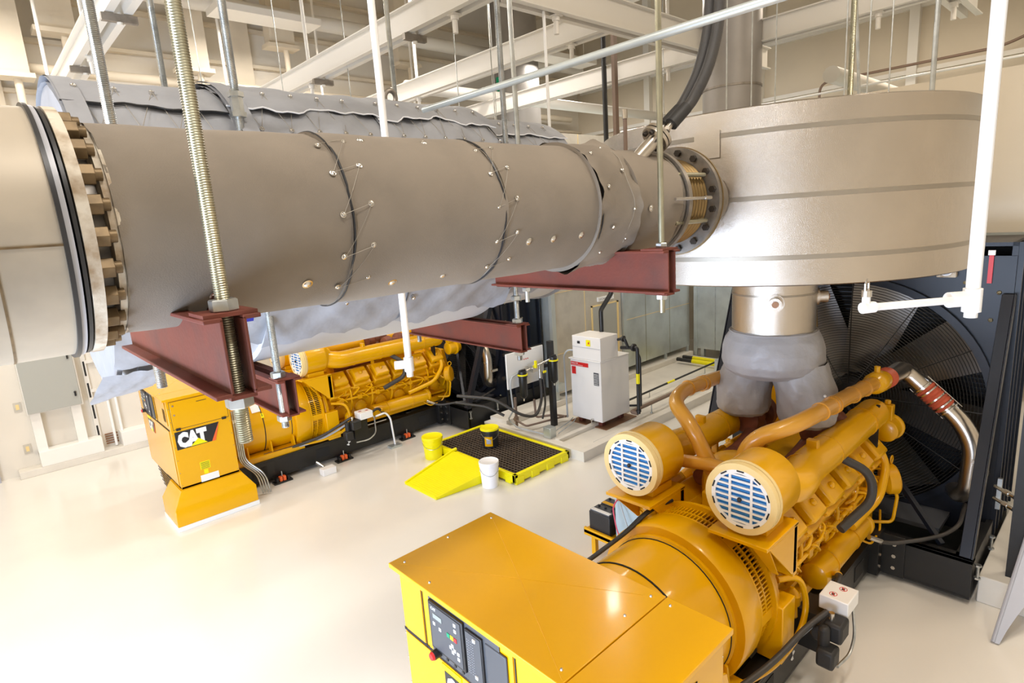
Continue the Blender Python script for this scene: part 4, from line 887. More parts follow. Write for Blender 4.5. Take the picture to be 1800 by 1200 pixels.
for x, dg, r in ((1.30, 214, 1.0), (3.25, 207, 1.055), (4.55, 186, 0.975)):
    th = math.radians(dg); n_ = Vector((0, math.cos(th), math.sin(th))); tz = Vector((0, -math.sin(th), math.cos(th)))
    MB().obox(qc(x, th, r+0.008), (0.05, 0, 0), tz*0.022, n_*0.003).build('blue_tag', 'label_blue', du, label='small blue tag')
# upright cover strips, standing lifting lug, drooping corner at the near end
for x, r in ((0.62, 1.005), (1.50, 1.055)):
    mm = MB(); mm.grid(lambda i, j: qc(x-0.05+0.11*j, math.radians(95+i*5.5), r+0.02), 16, 2); mm.build('cover_strip', 'blanket_grey', du, smooth=70)
MB().tube([qc(3.05+0.055*math.cos(a*math.pi/8), math.radians(96), 1.10+0.06*math.sin(a*math.pi/8)) for a in range(16)], 0.022, 10, closed=True).build('lifting_lug', 'flange_steel', du)
def dro(i, j):
    t = i/12; u = j/8
    th = math.radians(235+t*40); base = qc(0.50+0.32*u, th, 1.0)
    return base+Vector((-0.06*math.sin(t*3)*(1-u), -0.05*t, -0.03*t-0.06*t*(1-u)+0.012*nz(t*7, u*6)))
MB().grid(dro, 13, 9).build('drooping_corner', 'blanket_grey', du, smooth=70)
# end caps
for x, r in ((0.58, 0.97), (4.74, 0.95)): MB().cyl((x, QY, QZ), (x+0.03, QY, QZ), r, n=80).build('end_blanket', 'blanket_grey', du)
# ------------------------------------------------------------------ red twin channel beams and their rods
def beam(xc, y0, y1, z0, z1, label):
    t = thing('support_beam', label, 'steel beam', (xc, (y0+y1)/2, z0))
    for s in (-1, 1):
        w0 = xc+s*0.030; w1 = xc+s*0.040; f = xc+s*0.085
        MB().box(min(w0, w1), max(w0, w1), y0, y1, z0+0.005, z1-0.005).box(min(w0, f), max(w0, f), y0, y1, z0, z0+0.014).box(min(w0, f), max(w0, f), y0, y1, z1-0.014, z1).build('channel', 'primer_red', t, bevel=0.003)
    for yy in (y0+0.01, y1-0.16): MB().box(xc-0.080, xc+0.080, yy, yy+0.15, z1, z1+0.012).build('bearing_plate', 'primer_red', t); MB().box(xc-0.04, xc+0.04, yy, yy+0.15, z0-0.012, z0).build('washer_plate', 'primer_red', t)
    return t
def rod(x, y, z0, z1, r, label, m='zinc', nuts=(), stub=0.0, couplers=(), group=None):
    t = thing('threaded_rod', label, 'hanger rod', (x, y, z0), group)
    m_ = MB(); 
    L = 3.2; n = int(L/0.0075); pr = []
    for k in range(n): pr += [(k*L/n, r*0.89), ((k+0.5)*L/n, r)]
    pr.append((z1-z0, r)); m_.lathe((x, y, z0), (0, 0, 1), pr, 14)
    m_.build('rod', m, t, smooth=60)
    for z in nuts: MB().lathe((x, y, z), (0, 0, 1), [(0, r*1.75), (0.004, r*1.9), (r*1.5, r*1.9), (r*1.5+0.004, r*1.7)], 6).build('nut', 'zinc', t)
    for z in couplers: MB().lathe((x, y, z), (0, 0, 1), [(0, r*1.9), (0.03, r*1.9), (0.03, r*1.5), (0.12, r*1.5), (0.12, r*1.9), (0.15, r*1.9)], 6).build('coupling_nut', 'zinc', t)
    return t
beam(0.57, 1.88, 3.32, 3.72, 3.97, 'red steel twin channel beam under the left end of the tan exhaust pipe')
beam(3.00, 1.88, 3.40, 3.72, 3.97, 'red steel twin channel beam under the tan exhaust pipe near the round silencer')
beam(1.49, 3.93, 5.80, 2.98, 3.23, 'red steel twin channel beam under the left part of the grey blanketed duct')
beam(3.73, 3.93, 5.80, 2.98, 3.23, 'pinkish red twin channel beam under the right part of the grey blanketed duct')
rod(0.57, 1.95, 3.55, 10.5, 0.023, 'thick golden threaded rod in front of the tan pipe at its left end', 'zinc_gold', (3.982, 3.67))
rod(0.57, 3.05, 3.55, 10.5, 0.023, 'bright threaded rod behind the tan pipe at its left end', 'zinc', (3.67,))
rod(3.00, 1.95, 3.60, 10.5, 0.018, 'thin greenish threaded rod in front of the tan pipe beside the black hoses', 'zinc_gold', (3.982, 3.68))
rod(3.00, 3.10, 3.60, 10.5, 0.018, 'threaded rod behind the tan pipe near the round silencer', 'zinc', (3.68,))
rod(1.45, 4.02, 2.88, 10.5, 0.026, 'bright rod with a coupling nut in front of the left part of the blanketed duct', 'zinc', (3.242, 2.93), couplers=(4.95,))
rod(3.74, 4.02, 2.88, 10.5, 0.026, 'bright rod with a coupling nut in front of the right part of the blanketed duct', 'zinc', (3.242, 2.93, 3.46), couplers=(4.62,))
rod(1.50, 5.72, 2.88, 10.5, 0.026, 'blue tinged rod behind the left part of the blanketed duct', 'zinc')
rod(3.74, 5.72, 2.88, 10.5, 0.026, 'rod behind the middle of the blanketed duct right of the thin white pipe', 'zinc')
rod(5.35, 1.74, 4.90, 10.5, 0.022, 'vertical rod standing on top of the round silencer near its front', 'zinc_gold')
rod(5.90, 1.32, 4.90, 10.5, 0.02, 'vertical rod standing on the round silencer near its right edge', 'zinc')
t = thing('brace_rod', 'thin slanted brace rod leaning on top of the round silencer', 'brace', (5.9, 1.3, 4.98))
MB().cyl((5.45, 1.70, 4.90), (5.38, 1.76, 6.0), 0.012, n=8).build('rod', 'zinc', t)
for i, (x, y) in enumerate(((6.3, 2.1), (6.6, 2.0), (5.6, 2.9), (5.9, 2.8), (6.2, 2.7), (6.9, 1.9), (5.0, 6.2), (5.6, 6.2), (2.7, 8.6), (3.9, 8.9), (4.6, 8.2), (6.9, 7.6), (8.2, 6.2), (8.9, 5.7), (1.9, 10.2), (0.2, 12.5))):
    o = MB().cyl((x, y, 5.0 if i < 6 else (6.2 if i > 13 else 5.4)), (x, y, 10.5), 0.007, n=6).build('hanger_wire', 'zinc')
    tag(o, 'thin vertical hanger wire dropping from the roof', 'wire', 'thin hanger wires below the roof')

# ------------------------------------------------------------------ white struts, pipes and conduits overhead
def strut(a, b_, label, h=0.30, w_=0.24):
    a, b_ = Vector(a), Vector(b_); d = (b_-a).normalized(); sd = Vector((-d.y, d.x, 0))
    t = thing('roof_strut', label, 'steel strut', (a+b_)/2)
    for s in (-1, 1):
        c = sd*s*0.05; u = Vector((0, 0, h/2))
        m = MB().bar(a+c+u, b_+c+u, 0.012, h).bar(a+sd*s*0.085+Vector((0, 0, 0.008)), b_+sd*s*0.085+Vector((0, 0, 0.008)), 0.075, 0.014).bar(a+sd*s*0.085+Vector((0, 0, h-0.008)), b_+sd*s*0.085+Vector((0, 0, h-0.008)), 0.075, 0.014)
        m.build('channel', 'white_steel', t)
    L = (b_-a).length; k = 0.8
    while k < L:
        p = a+d*k; MB().box(p.x-0.06, p.x+0.06, p.y-0.06, p.y+0.06, p.z-0.012, p.z).cyl((p.x, p.y, p.z-0.2), (p.x, p.y, p.z), 0.03, n=12).cyl((p.x, p.y, p.z-0.06), (p.x, p.y, p.z-0.01), 0.045, n=12).build('hanger_stub', 'white_steel', t)
        MB().cyl((p.x, p.y, p.z+h), (p.x, p.y, 10.5), 0.028, n=10).build('drop_rod', 'white_steel', t); k += 3.7
    return t
strut((1.62, 4.6, 6.5), (1.62, 14.0, 6.5), 'white twin channel roof strut at the upper left above the duct end')
strut((4.55, 4.8, 6.5), (4.55, 14.0, 6.5), 'long white roof strut rising over the middle of the blanketed duct')
strut((6.65, 4.9, 6.5), (6.65, 14.0, 6.5), 'white roof strut crossing behind the thin white pipes at upper centre')
strut((9.2, 5.0, 6.5), (9.2, 13.6, 6.5), 'white roof strut just above the far grey duct section at upper centre')
strut((9.2, 1.9, 6.5), (9.2, 4.75, 6.5), 'white roof strut above the round silencer with slots underneath')
strut((4.7, 4.93, 6.46), (10.85, 4.93, 6.46), 'cream white crosswise roof beam ending above the round silencer', h=0.34, w_=0.2)
strut((8.9, 2.0, 6.5), (10.7, 2.0, 6.5), 'short white roof beam at the upper right corner', h=0.3)
for (x, y, z, lb) in ((1.62, 7.35, 6.5, 'dark clamp under the upper left roof strut, nearer one'), (1.62, 9.6, 6.5, 'dark clamp under the upper left roof strut, farther one'), (4.55, 8.9, 6.5, 'dark clamp under the roof strut over the middle of the duct'), (4.55, 6.4, 6.5, 'dark clamp under the middle roof strut beside the thin white pipe')):
    t = thing('strut_clamp', lb, 'clamp', (x, y, z-0.08)); MB().box(x-0.16, x+0.16, y-0.03, y+0.03, z-0.085, z-0.012).build('channel', 'flange_steel', t)
    MB().cyl((x, y, z-0.11), (x, y, z), 0.03, n=10).build('nut', 'white_steel', t)
def pipe(pts, r, m, name, label, cat, bend=0.08, group=None, n=14):
    t = thing(name, label, cat, pts[0], group); MB().tube(pts, r, n, bend=bend).build('pipe', m, t); return t
pipe([(3.0, 13.4, 8.85), (16, 13.4, 8.85)], 0.16, 'white_steel', 'sprinkler_main', 'wide cream pipe along the upper back wall', 'pipe')
pipe([(-3, 13.9, 7.4), (16, 13.9, 7.4)], 0.09, 'ceiling_paint', 'sprinkler_main', 'cream pipe low on the upper back wall at far left', 'pipe')
pipe([(7.0, 10.3, 6.9), (16, 10.3, 6.9)], 0.12, 'white_steel', 'sprinkler_main', 'white pipe crossing behind the roof struts at upper centre', 'pipe')
pipe([(10.5, 3.7, 6.1), (16.6, 3.7, 6.1)], 0.13, 'white_steel', 'sprinkler_main', 'cream pipe running to the far wall above the round silencer', 'pipe')
pipe([(2.58, 3.6, 5.0), (2.58, 0.3, 5.0)], 0.020, 'galvanised', 'steel_conduit', 'slanting bright steel conduit passing over the tan exhaust pipe', 'conduit')
pipe([(11.5, 8.5, 6.0), (11.5, -1.0, 6.0)], 0.018, 'white_pvc', 'thin_white_conduit', 'thin cream conduit line crossing above the round silencer', 'conduit')
pipe([(16.3, 6.0, 5.6), (16.3, 6.0, 7.0), (16.3, 2.5, 7.0), (16.3, 1.6, 7.3), (16.3, -3, 7.3)], 0.03, 'brown_pipe', 'brown_conduit', 'thin brown conduit on the far wall above the silencer', 'conduit', bend=0.25)
pipe([(16.4, -4.5, 5.7), (16.4, 3.6, 5.7)], 0.16, 'wall_paint', 'wall_pipe', 'fat cream pipe along the far wall at the right edge', 'pipe')
t = thing('wall_channel', 'grey strut channel with light fitting under the far wall at right', 'channel', (16.2, 0, 5.95)); MB().box(16.3, 16.5, -4.5, 3.2, 5.92, 6.02).build('channel', 'galvanised', t)
for x, y, z0, lb in ((5.0, 4.93, 4.9, 'thin white drop pipe hanging from the crosswise roof beam'),):
    pipe([(x+0.3, y, 6.47), (x+0.3, y, z0)], 0.018, 'white_pvc', 'drop_pipe', lb, 'pipe')
t = thing('black_standpipe', 'dark slim vertical post behind the roof struts left of the hoses', 'post', (8.0, 6.0, 4.5)); MB().box(7.96, 8.04, 5.97, 6.03, 4.0, 10.5).build('post', 'brown_pipe', t)
# sprinkler drops with the thin white arms
def spr(pts, label, heads):
    t = thing('white_sprinkler_pipe', label, 'pipe', pts[0]); MB().tube(pts, 0.021, 14).build('pipe', 'white_pvc', t)
    return t
t = thing('white_drop_pipe', 'white plastic drop pipe with a sideways arm and sprinkler in front of the round silencer', 'pipe', (3.76, 0.6, 3.6))
MB().cyl((3.76, 0.6, 3.62), (3.76, 0.6, 10.5), 0.032, n=20).build('drop', 'white_pvc', t)
MB().cyl((3.76, 0.6, 3.58), (3.76, 0.6, 3.70), 0.043, n=20).cyl((3.76, 0.6, 3.55), (3.76, 0.6, 3.58), 0.030, n=20).cyl((3.76, 0.6, 3.65), (3.66, 0.68, 3.65), 0.040, n=20).build('tee', 'white_pvc', t)
MB().tube([(3.70, 0.63, 3.65), (3.22, 0.93, 3.66), (3.22, 0.93, 3.74)], 0.019, 14, bend=0.03).cyl((3.26, 0.905, 3.66), (3.20, 0.94, 3.66), 0.028, n=14).build('arm', 'white_pvc', t)
hd = MB().cyl((3.22, 0.93, 3.715), (3.22, 0.93, 3.745), 0.024, n=14).tube([(3.195, 0.93, 3.74), (3.195, 0.93, 3.78), (3.22, 0.93, 3.80), (3.245, 0.93, 3.78), (3.245, 0.93, 3.74)], 0.005, 6).build('sprinkler_head', 'chrome', t)
t = thing('white_drop_pipe', 'slim white pipe hanging behind the tan exhaust pipe down to the left engine', 'pipe', (2.18, 3.5, 3.2))
MB().cyl((2.18, 3.50, 3.22), (2.18, 3.50, 10.5), 0.024, n=18).build('drop', 'white_pvc', t)
MB().cyl((2.18, 3.5, 3.20), (2.18, 3.5, 3.30), 0.034, n=18).cyl((2.18, 3.5, 3.25), (2.10, 3.56, 3.25), 0.030, n=18).cyl((2.18, 3.5, 3.16), (2.18, 3.5, 3.20), 0.024, n=14).build('tee', 'white_pvc', t)
# upright grey stacks with green signs
for x, y, r, lb, sg in ((9.0, 4.58, 0.42, 'grey round exhaust stack rising behind the round silencer', (8.52, 4.85, 6.9)), (12.2, 12.5, 0.62, 'grey round exhaust stack far back with a small green sign', (11.5, 12.5, 7.6))):
    t = thing('exhaust_stack', lb, 'stack', (x, y, 5)); MB().cyl((x, y, 5.0 if y < 6 else 3.0), (x, y, 10.9), r, n=48).build('stack', 'stack_grey', t)
    MB().ring((x, y, 7.4), (0, 0, 1), 0.03, r-0.01, r+0.01, 48).ring((x, y, 5.9), (0, 0, 1), 0.03, r-0.01, r+0.01, 48).build('stack_band', 'flange_steel', t)
    MB().box(x-r-0.03, x-r-0.01, y-0.12, y+0.14, sg[2], sg[2]+0.42).build('green_sign', 'green', t, label='plain green sign plate')
# steel box brackets hanging on the back wall
for i, (x, z) in enumerate(((2.0, 8.0), (1.2, 7.2), (6.1, 8.3), (4.2, 7.6), (9.4, 8.3), (13.9, 8.1))):
    t = thing('hanging_box', 'cream box section hanging from the roof with a short pipe stub below it', 'box beam', (x, 13.6, z), 'hanging box sections before the back wall')
    MB().box(x-0.28, x+0.28, 13.6, 13.9, z, 11.0).build('box', 'ceiling_paint', t); MB().box(x-0.36, x+0.34, 13.5, 13.9, z-0.04, z+0.04).build('foot', 'ceiling_paint', t)
    MB().cyl((x+0.1, 13.7, z-0.5), (x+0.1, 13.7, z), 0.06, n=12).build('stub', 'ceiling_paint', t)

# ------------------------------------------------------------------ sheet metal ducts
t = thing('discharge_duct', 'long sheet metal air duct behind the white boiler with a hatch', 'air duct', (12, 10.5, 0.3))
MB().box(9.25, 14.6, 8.62, 11.8, 0.40, 5.9).build('body', 'galvanised', t)
MB().box(8.98, 11.45, 8.60, 8.64, 0.36, 5.9).build('insulated_face', 'galv_dull', t, label='dull insulated face panel')
for x in (9.0, 11.52): MB().box(x-0.05, x+0.07, 8.54, 8.62, 0.12, 5.9).build('corner_post', 'galvanised', t)
for x in (12.5, 13.6): MB().box(x-0.004, x+0.004, 8.612, 8.62, 0.4, 5.9).build('panel_seam', 'zinc_gold', t)
MB().box(11.6, 14.6, 8.612, 8.62, 1.60, 1.612).box(9.05, 11.45, 8.590, 8.60, 1.25, 1.26).box(9.05, 11.45, 8.590, 8.60, 2.6, 2.61).box(10.1, 10.11, 8.59, 8.6, 0.4, 5.9).build('panel_seam', 'cream', t)
hd = MB().box(10.35, 11.25, 8.575, 8.60, 0.62, 2.12).build('hatch', 'grey_box', t, label='tall grey-green access hatch')
MB().box(10.32, 10.35, 8.57, 8.60, 0.6, 2.15).box(11.25, 11.32, 8.57, 8.60, 0.6, 2.15).box(10.32, 11.32, 8.57, 8.60, 2.12, 2.15).build('hatch_frame', 'cream', hd)
sg = MB().box(10.55, 11.15, 8.57, 8.60, 2.22, 2.32).build('duct_sign', 'white_plain', t, label='white sign reading DISCHARGE AIR')
MB().text('DISCHARGE AIR', (10.58, 8.569, 2.245), (1, 0, 0), (0, 0, 1), 0.068, 0).build('sign_letters', 'ink', sg)
for x in (12.1, 13.4, 14.5): MB().box(x-0.03, x+0.03, 8.60, 8.66, 0.12, 0.42).box(x-0.08, x+0.08, 8.58, 8.68, 0.12, 0.13).build('leg', 'galvanised', t)
MB().box(9.0, 9.2, 8.5, 8.64, 0.45, 0.62).build('junction_box', 'galvanised', t)
t = thing('end_duct', 'galvanised sheet metal duct wall at the far end, left of the round silencer riser', 'air duct', (15, 5, 0.3))
MB().box(14.72, 16.8, 1.6, 8.5, 0.32, 5.5).build('body', 'galvanised', t)
for y in (7.9, 6.6, 5.3): MB().box(14.71, 14.72, y-0.01, y+0.01, 0.32, 5.5).build('panel_seam', 'zinc', t)
MB().box(14.66, 14.72, 8.42, 8.52, 0.12, 5.5).build('corner_post', 'galvanised', t)
for y in (8.3, 5.0, 2.0): MB().box(14.74, 14.84, y-0.05, y+0.05, 0.0, 0.34).build('leg', 'galvanised', t)
MB().box(9.26, 9.5, 0.95, 3.95, 3.66, 5.55).build('x', 'wall_paint', None)
o = bpy.data.objects['x']; o.name = 'intake_duct'; o.data.name = 'intake_duct'
t = thing('radiator_duct', 'wide cream duct wall above and behind the right radiator', 'air duct', (10.5, -0.5, 3.6))
o.parent = t; o.location = Vector(((9.26+9.5)/2, 2.45, 3.66))-t.location; o.name = 'body'
MB().box(9.5, 11.5, -4.0, 4.2, 3.66, 5.15).build('body', 'cream_wall' if 'cream_wall' in MT else 'wall_paint', t)
for z in (4.15, 4.66): MB().box(9.49, 9.50, -4.0, 0.95, z, z+0.012).build('panel_seam', 'wall_white', t)
MB().box(9.49, 11.5, -4.0, 4.2, 5.15, 5.42).build('top_band', 'galvanised', t)
MB().box(9.5, 11.5, -4.0, 0.5, 1.6, 3.66).build('lower_body', 'wall_paint', t)
MB().box(9.3, 9.5, 0.55, 0.75, 0.3, 3.6).build('corner_post', 'white_steel', t)
for y in (-3.8, 0.4, 4.0): MB().box(10.0, 10.1, y-0.05, y+0.05, 0.3 if y < 0.8 else 0.0, 1.62 if y < 0.8 else 3.66).build('leg', 'galvanised', t)
# post with conduit by the right curb
t = thing('black_post', 'black steel post with a bent silver conduit on the right hand curb', 'post', (7.25, 0.62, 0.3))
MB().box(7.20, 7.31, 0.56, 0.67, 0.30, 2.6).build('post', 'black_paint', t); MB().tube([(7.30, 0.5, 2.2), (7.30, 0.5, 0.42), (7.22, 0.36, 0.34)], 0.016, 10, bend=0.08).build('conduit', 'zinc', t)
for z in (0.9, 1.6): MB().box(7.27, 7.33, 0.48, 0.58, z, z+0.02).build('clip', 'zinc', t)
t = thing('grey_sheet', 'bluish grey curved sheet panel leaning at the right edge of the floor', 'panel', (6.0, 0.3, 0))
mm = MB()
def sh(i, j, o=0):
    u = i/10; v = j/10
    w0 = 0.05+0.55*u**1.3
    return Vector((6.42+0.9*u+o, 0.62-0.75*v*w0-0.12*u, 0.015+1.05*u-0.10*v*(1-u)*0))
mm.grid(lambda i, j: sh(i, j), 11, 11); mm.grid(lambda i, j: sh(10-i, j, 0.012), 11, 11)
mm.build('sheet', 'sheet_grey', t)
MB().tube([sh(i, 0)+Vector((0.006, 0.01, 0)) for i in range(11)], 0.018, 8).build('rolled_edge', 'sheet_grey', t)

# ------------------------------------------------------------------ boiler and its piping
t = thing('boiler', 'white boiler cabinet with a red label standing on the raised pad', 'boiler', (8.9, 7.25, 0.12))
MB().box(8.47, 9.36, 6.88, 7.64, 0.24, 1.44).build('body', 'boiler_white', t, bevel=0.012)
MB().box(8.44, 9.36, 6.86, 7.66, 1.44, 1.465).build('lid', 'boiler_white', t, bevel=0.006)
hb = MB().box(8.46, 9.0, 6.86, 7.56, 1.465, 1.92).build('head_box', 'boiler_white', t, bevel=0.01)
MB().box(8.452, 8.46, 6.87, 7.55, 1.70, 1.706).build('box_seam', 'sheet_grey', hb)
MB().box(8.448, 8.46, 7.36, 7.42, 1.77, 1.82).build('gauge', 'ink', hb); MB().box(8.45, 8.46, 7.10, 7.20, 1.74, 1.86).build('hazard_label', 'spill_yellow', hb, label='yellow and red hazard label'); MB().box(8.448, 8.45, 7.12, 7.15, 1.78, 1.82).build('hazard_print', 'red', hb)
lb = MB().box(8.462, 8.47, 7.18, 7.62, 1.31, 1.39).build('red_label', 'red', t, label='red label with white writing')
MB().text('Reliant 100', (8.461, 7.60, 1.352), (0, -1, 0), (0, 0, 1), 0.036, 0, bold=0.01).text('GAS FIRED HOT WATER BOILER', (8.461, 7.60, 1.322), (0, -1, 0), (0, 0, 1), 0.020, 0, bold=0.01).build('label_letters', 'white_plain', lb)
MB().box(8.462, 8.47, 7.50, 7.60, 1.14, 1.29).build('red_label', 'red', t, label='small square red label'); MB().box(8.462, 8.47, 6.93, 7.05, 0.98, 1.23).build('rating_plate', 'panel_grey', t)
m = MB()
for k in range(7): m.box(8.459, 8.462, 6.94, 7.04, 1.0+k*0.032, 1.008+k*0.032)
m.build('rating_print', 'white_plain', t)
for x in (8.62, 9.22):
    for y in (7.02, 7.52): MB().box(x-0.05, x+0.05, y-0.05, y+0.05, 0.13, 0.24).build('foot', 'primer_red', t)
MB().box(8.45, 9.45, 6.78, 7.7, 0.12, 0.135).build('base_plate', 'copper', t)
MB().cyl((8.47, 7.1, 0.27), (8.40, 7.1, 0.27), 0.02, n=10).cyl((8.41, 7.1, 0.20), (8.41, 7.1, 0.30), 0.014, n=10).build('drain_valve', 'chrome', t)
pipe([(9.0, 7.25, 1.92), (9.0, 7.25, 2.35), (9.0, 6.98, 2.70), (9.0, 6.98, 10.5)], 0.045, 'iron_pipe', 'black_pipe', 'black flue pipe bending up from the top of the white boiler', 'pipe', bend=0.05)
t = thing('black_pipework', 'black iron pipework with flanges on the right side of the white boiler', 'pipework', (9.2, 6.6, 0.35))
MB().tube([(9.1, 6.86, 1.62), (9.1, 6.48, 1.66), (9.1, 6.48, 0.34)], 0.035, 14, bend=0.05).tube([(9.3, 6.7, 1.66), (9.35, 6.6, 1.4), (9.35, 6.6, 0.42)], 0.022, 12, bend=0.05).tube([(9.0, 6.86, 1.80), (9.0, 6.70, 1.84), (9.05, 6.66, 1.66)], 0.028, 12, bend=0.04).build('pipes', 'iron_pipe', t)
MB().cyl((9.1, 6.58, 1.655), (9.1, 6.54, 1.655), 0.075, n=20).cyl((9.0, 6.74, 1.83), (9.0, 6.71, 1.83), 0.06, n=20).cyl((9.1, 6.48, 0.38), (9.1, 6.48, 0.42), 0.05, n=16).build('flange', 'iron_pipe', t)
MB().cyl((9.0, 6.86, 1.80), (9.0, 6.76, 1.82), 0.02, n=12).build('yellow_valve', 'spill_yellow', t, label='yellow valve handle'); MB().cyl((9.1, 6.48, 0.95), (9.1, 6.48, 1.15), 0.037, n=16).build('pipe_marker', 'spill_yellow', t, label='yellow pipe marker')
def lp(pts, r, m, label, marks=(), posts=()):
    t = thing('floor_pipe', label, 'pipe', pts[0]); MB().tube(pts, r, 14, bend=0.06).build('pipe', m, t)
    for a, b_ in marks: MB().cyl(a, b_, r+0.004, n=16).build('pipe_marker', 'spill_yellow', t, label='yellow pipe marker')
    for x, y, z in posts: MB().cyl((x, y, 0.12), (x, y, z), 0.010, n=8).cyl((x, y, 0.12), (x, y, 0.14), 0.03, n=8).build('pipe_support', 'zinc', t)
    return t
lp([(9.1, 6.50, 0.34), (9.1, 6.66, 0.34), (14.5, 6.66, 0.36)], 0.038, 'brown_pipe', 'brown pipe running along the pad away from the boiler, the thicker one', [((11.0, 6.66, 0.35), (11.4, 6.66, 0.35))], [(9.8, 6.66, 0.33), (12.0, 6.66, 0.33)])
lp([(9.35, 6.6, 0.42), (9.4, 7.2, 0.28), (9.7, 7.25, 0.28), (14.6, 7.25, 0.34)], 0.022, 'iron_pipe', 'thin dark pipe running along the pad away from the boiler', [((11.3, 7.25, 0.30), (11.6, 7.25, 0.304))], [(10.6, 7.25, 0.28), (13.0, 7.25, 0.3)])
for k, (y0_, zz) in enumerate(((8.3, 0.24), (8.05, 0.24))):
    lp([(13.9-0.3*k, 8.4, zz), (13.9-0.3*k, 6.6, zz), (14.3-0.3*k, 3.2, zz)], 0.05, 'iron_pipe', ('rear' if k == 0 else 'front')+' thick black pipe with yellow markers at the far pad end', [((13.9-0.3*k, 8.1-0.15*k, zz), (13.9-0.3*k, 7.1-0.15*k, zz))])
lp([(15.0, 6.45, 0.14), (7.8, 6.56, 0.14)], 0.010, 'zinc', 'thin steel conduit lying along the edge of the pad')
t = thing('pad_box', 'galvanised junction box standing on the far part of the pad', 'junction box', (13.3, 7.0, 0.12)); MB().box(13.1, 13.6, 6.9, 7.05, 0.2, 0.5).build('body', 'galvanised', t)
# pipes between fuel filters and boiler
lp([(7.95, 8.20, 0.62), (7.95, 8.18, 0.24), (8.3, 7.98, 0.24), (8.35, 7.72, 0.24)], 0.024, 'brown_pipe', 'brown pipe between the fuel filters and the boiler, nearer the duct', (), ())
lp([(7.5, 8.36, 0.30), (7.5, 8.0, 0.22), (8.2, 7.84, 0.22), (8.45, 7.75, 0.22)], 0.020, 'brown_pipe', 'thin brown pipe crossing the pad left of the boiler', (), ())
for k in range(2): lp([(7.60, 7.35-0.12*k, 0.22), (8.2, 7.5-0.1*k, 0.22), (8.42, 7.6-0.08*k, 0.22)], 0.010, 'zinc', 'thin steel conduit from the galvanised box toward the boiler, '+('rear one' if k == 0 else 'front one'), (), ())
pipe([(8.42, 7.74, 0.2), (8.42, 7.76, 1.50), (8.47, 7.70, 1.60), (8.52, 7.60, 1.60)], 0.018, 'grey_conduit', 'steel_conduit', 'grey conduit rising along the left side of the white boiler', 'conduit', bend=0.06)
t = thing('conduit_box', 'small galvanised box on the pad edge behind the spill pallet', 'junction box', (7.5, 7.4, 0.18)); MB().box(7.36, 7.52, 7.22, 7.40, 0.18, 0.38).build('body', 'galvanised', t, bevel=0.004)
# fuel filter station
t = thing('fuel_filter_station', 'white instrument panel with two black fuel filter canisters on a black post', 'fuel filter', (7.6, 7.9, 0.12))
MB().box(7.0, 7.98, 7.90, 7.93, 1.10, 1.78).build('back_panel', 'white_plain', t, bevel=0.006, label='white back panel')
MB().box(6.98, 8.0, 7.93, 7.96, 1.74, 1.80).build('panel_edge', 'black_paint', t)
MB().box(8.02, 8.12, 7.74, 7.84, 0.12, 1.85).build('post', 'black_paint', t)
MB().box(6.95, 8.12, 7.93, 7.99, 1.3, 1.36).build('cross_rail', 'black_paint', t)
m = MB()
for k in range(3): m.sph((7.45+0.05*k, 7.895, 1.60), 0.012, 8)
m.build('red_lamp', 'red', t)
for x, y, zt, ln in ((7.26, 7.76, 1.36, 0.46), (8.0, 7.66, 1.50, 0.46)):
    f = MB().lathe((x, y, zt-ln), (0, 0, 1), [(0, 0.03), (0.03, 0.06), (0.06, 0.078), (ln-0.04, 0.078), (ln-0.04, 0.092), (ln, 0.092)], 24).build('filter_canister', 'black_paint', t)
    MB().cyl((x, y, zt-0.01), (x, y, zt+0.014), 0.10, n=20).build('yellow_ring', 'spill_yellow', f, label='yellow ring'); MB().cyl((x, y, zt+0.014), (x, y, zt+0.07), 0.08, n=12).box(x-0.07, x+0.07, y-0.02, y+0.02, zt+0.05, zt+0.10).build('filter_head', 'ink', f)
    MB().cyl((x, y, zt-ln-0.05), (x, y, zt-ln), 0.014, n=8).build('drain_cock', 'chrome', f)
m = MB().tube([(7.34, 7.76, 1.41), (7.62, 7.76, 1.44), (7.95, 7.68, 1.53)], 0.022, 12).box(7.48, 7.62, 7.70, 7.84, 1.36, 1.50).cyl((7.7, 7.74, 1.2), (7.7, 7.74, 1.45), 0.026, n=12).build('manifold', 'chrome', t)
MB().box(7.52, 7.56, 7.66, 7.70, 1.44, 1.58).box(7.72, 7.80, 7.66, 7.68, 1.30, 1.34).build('valve_lever', 'spill_yellow', t, label='yellow valve lever')
MB().tube([(7.7, 7.74, 1.2), (7.72, 7.74, 0.75), (7.4, 7.6, 0.52), (7.1, 7.7, 0.62), (6.8, 8.1, 0.95), (6.4, 8.7, 1.0)], 0.028, 14, bend=0.2).tube([(7.78, 7.74, 1.3), (7.80, 7.74, 0.85), (7.86, 7.8, 0.6), (7.86, 7.9, 0.3)], 0.02, 12, bend=0.1).tube([(6.9, 7.95, 0.62), (6.7, 8.2, 0.8), (6.4, 8.75, 0.86)], 0.026, 12, bend=0.1).build('fuel_hose', 'hose_black', t, label='black rubber fuel hose')
MB().tube([(7.4, 7.85, 1.42), (7.0, 7.80, 1.36), (6.95, 7.78, 1.2), (7.05, 7.85, 0.7), (7.30, 8.3, 0.35), (7.34, 8.1, 0.22), (7.40, 7.4, 0.22)], 0.015, 10, bend=0.12).build('flexible_conduit', 'grey_conduit', t)
MB().cyl((7.52, 8.30, 0.12), (7.52, 8.30, 0.75), 0.028, n=12).lathe((7.52, 8.30, 0.26), (0, 0, 1), [(0, 0.05), (0.09, 0.05)], 6).build('riser_pipe', 'brown_pipe', t)

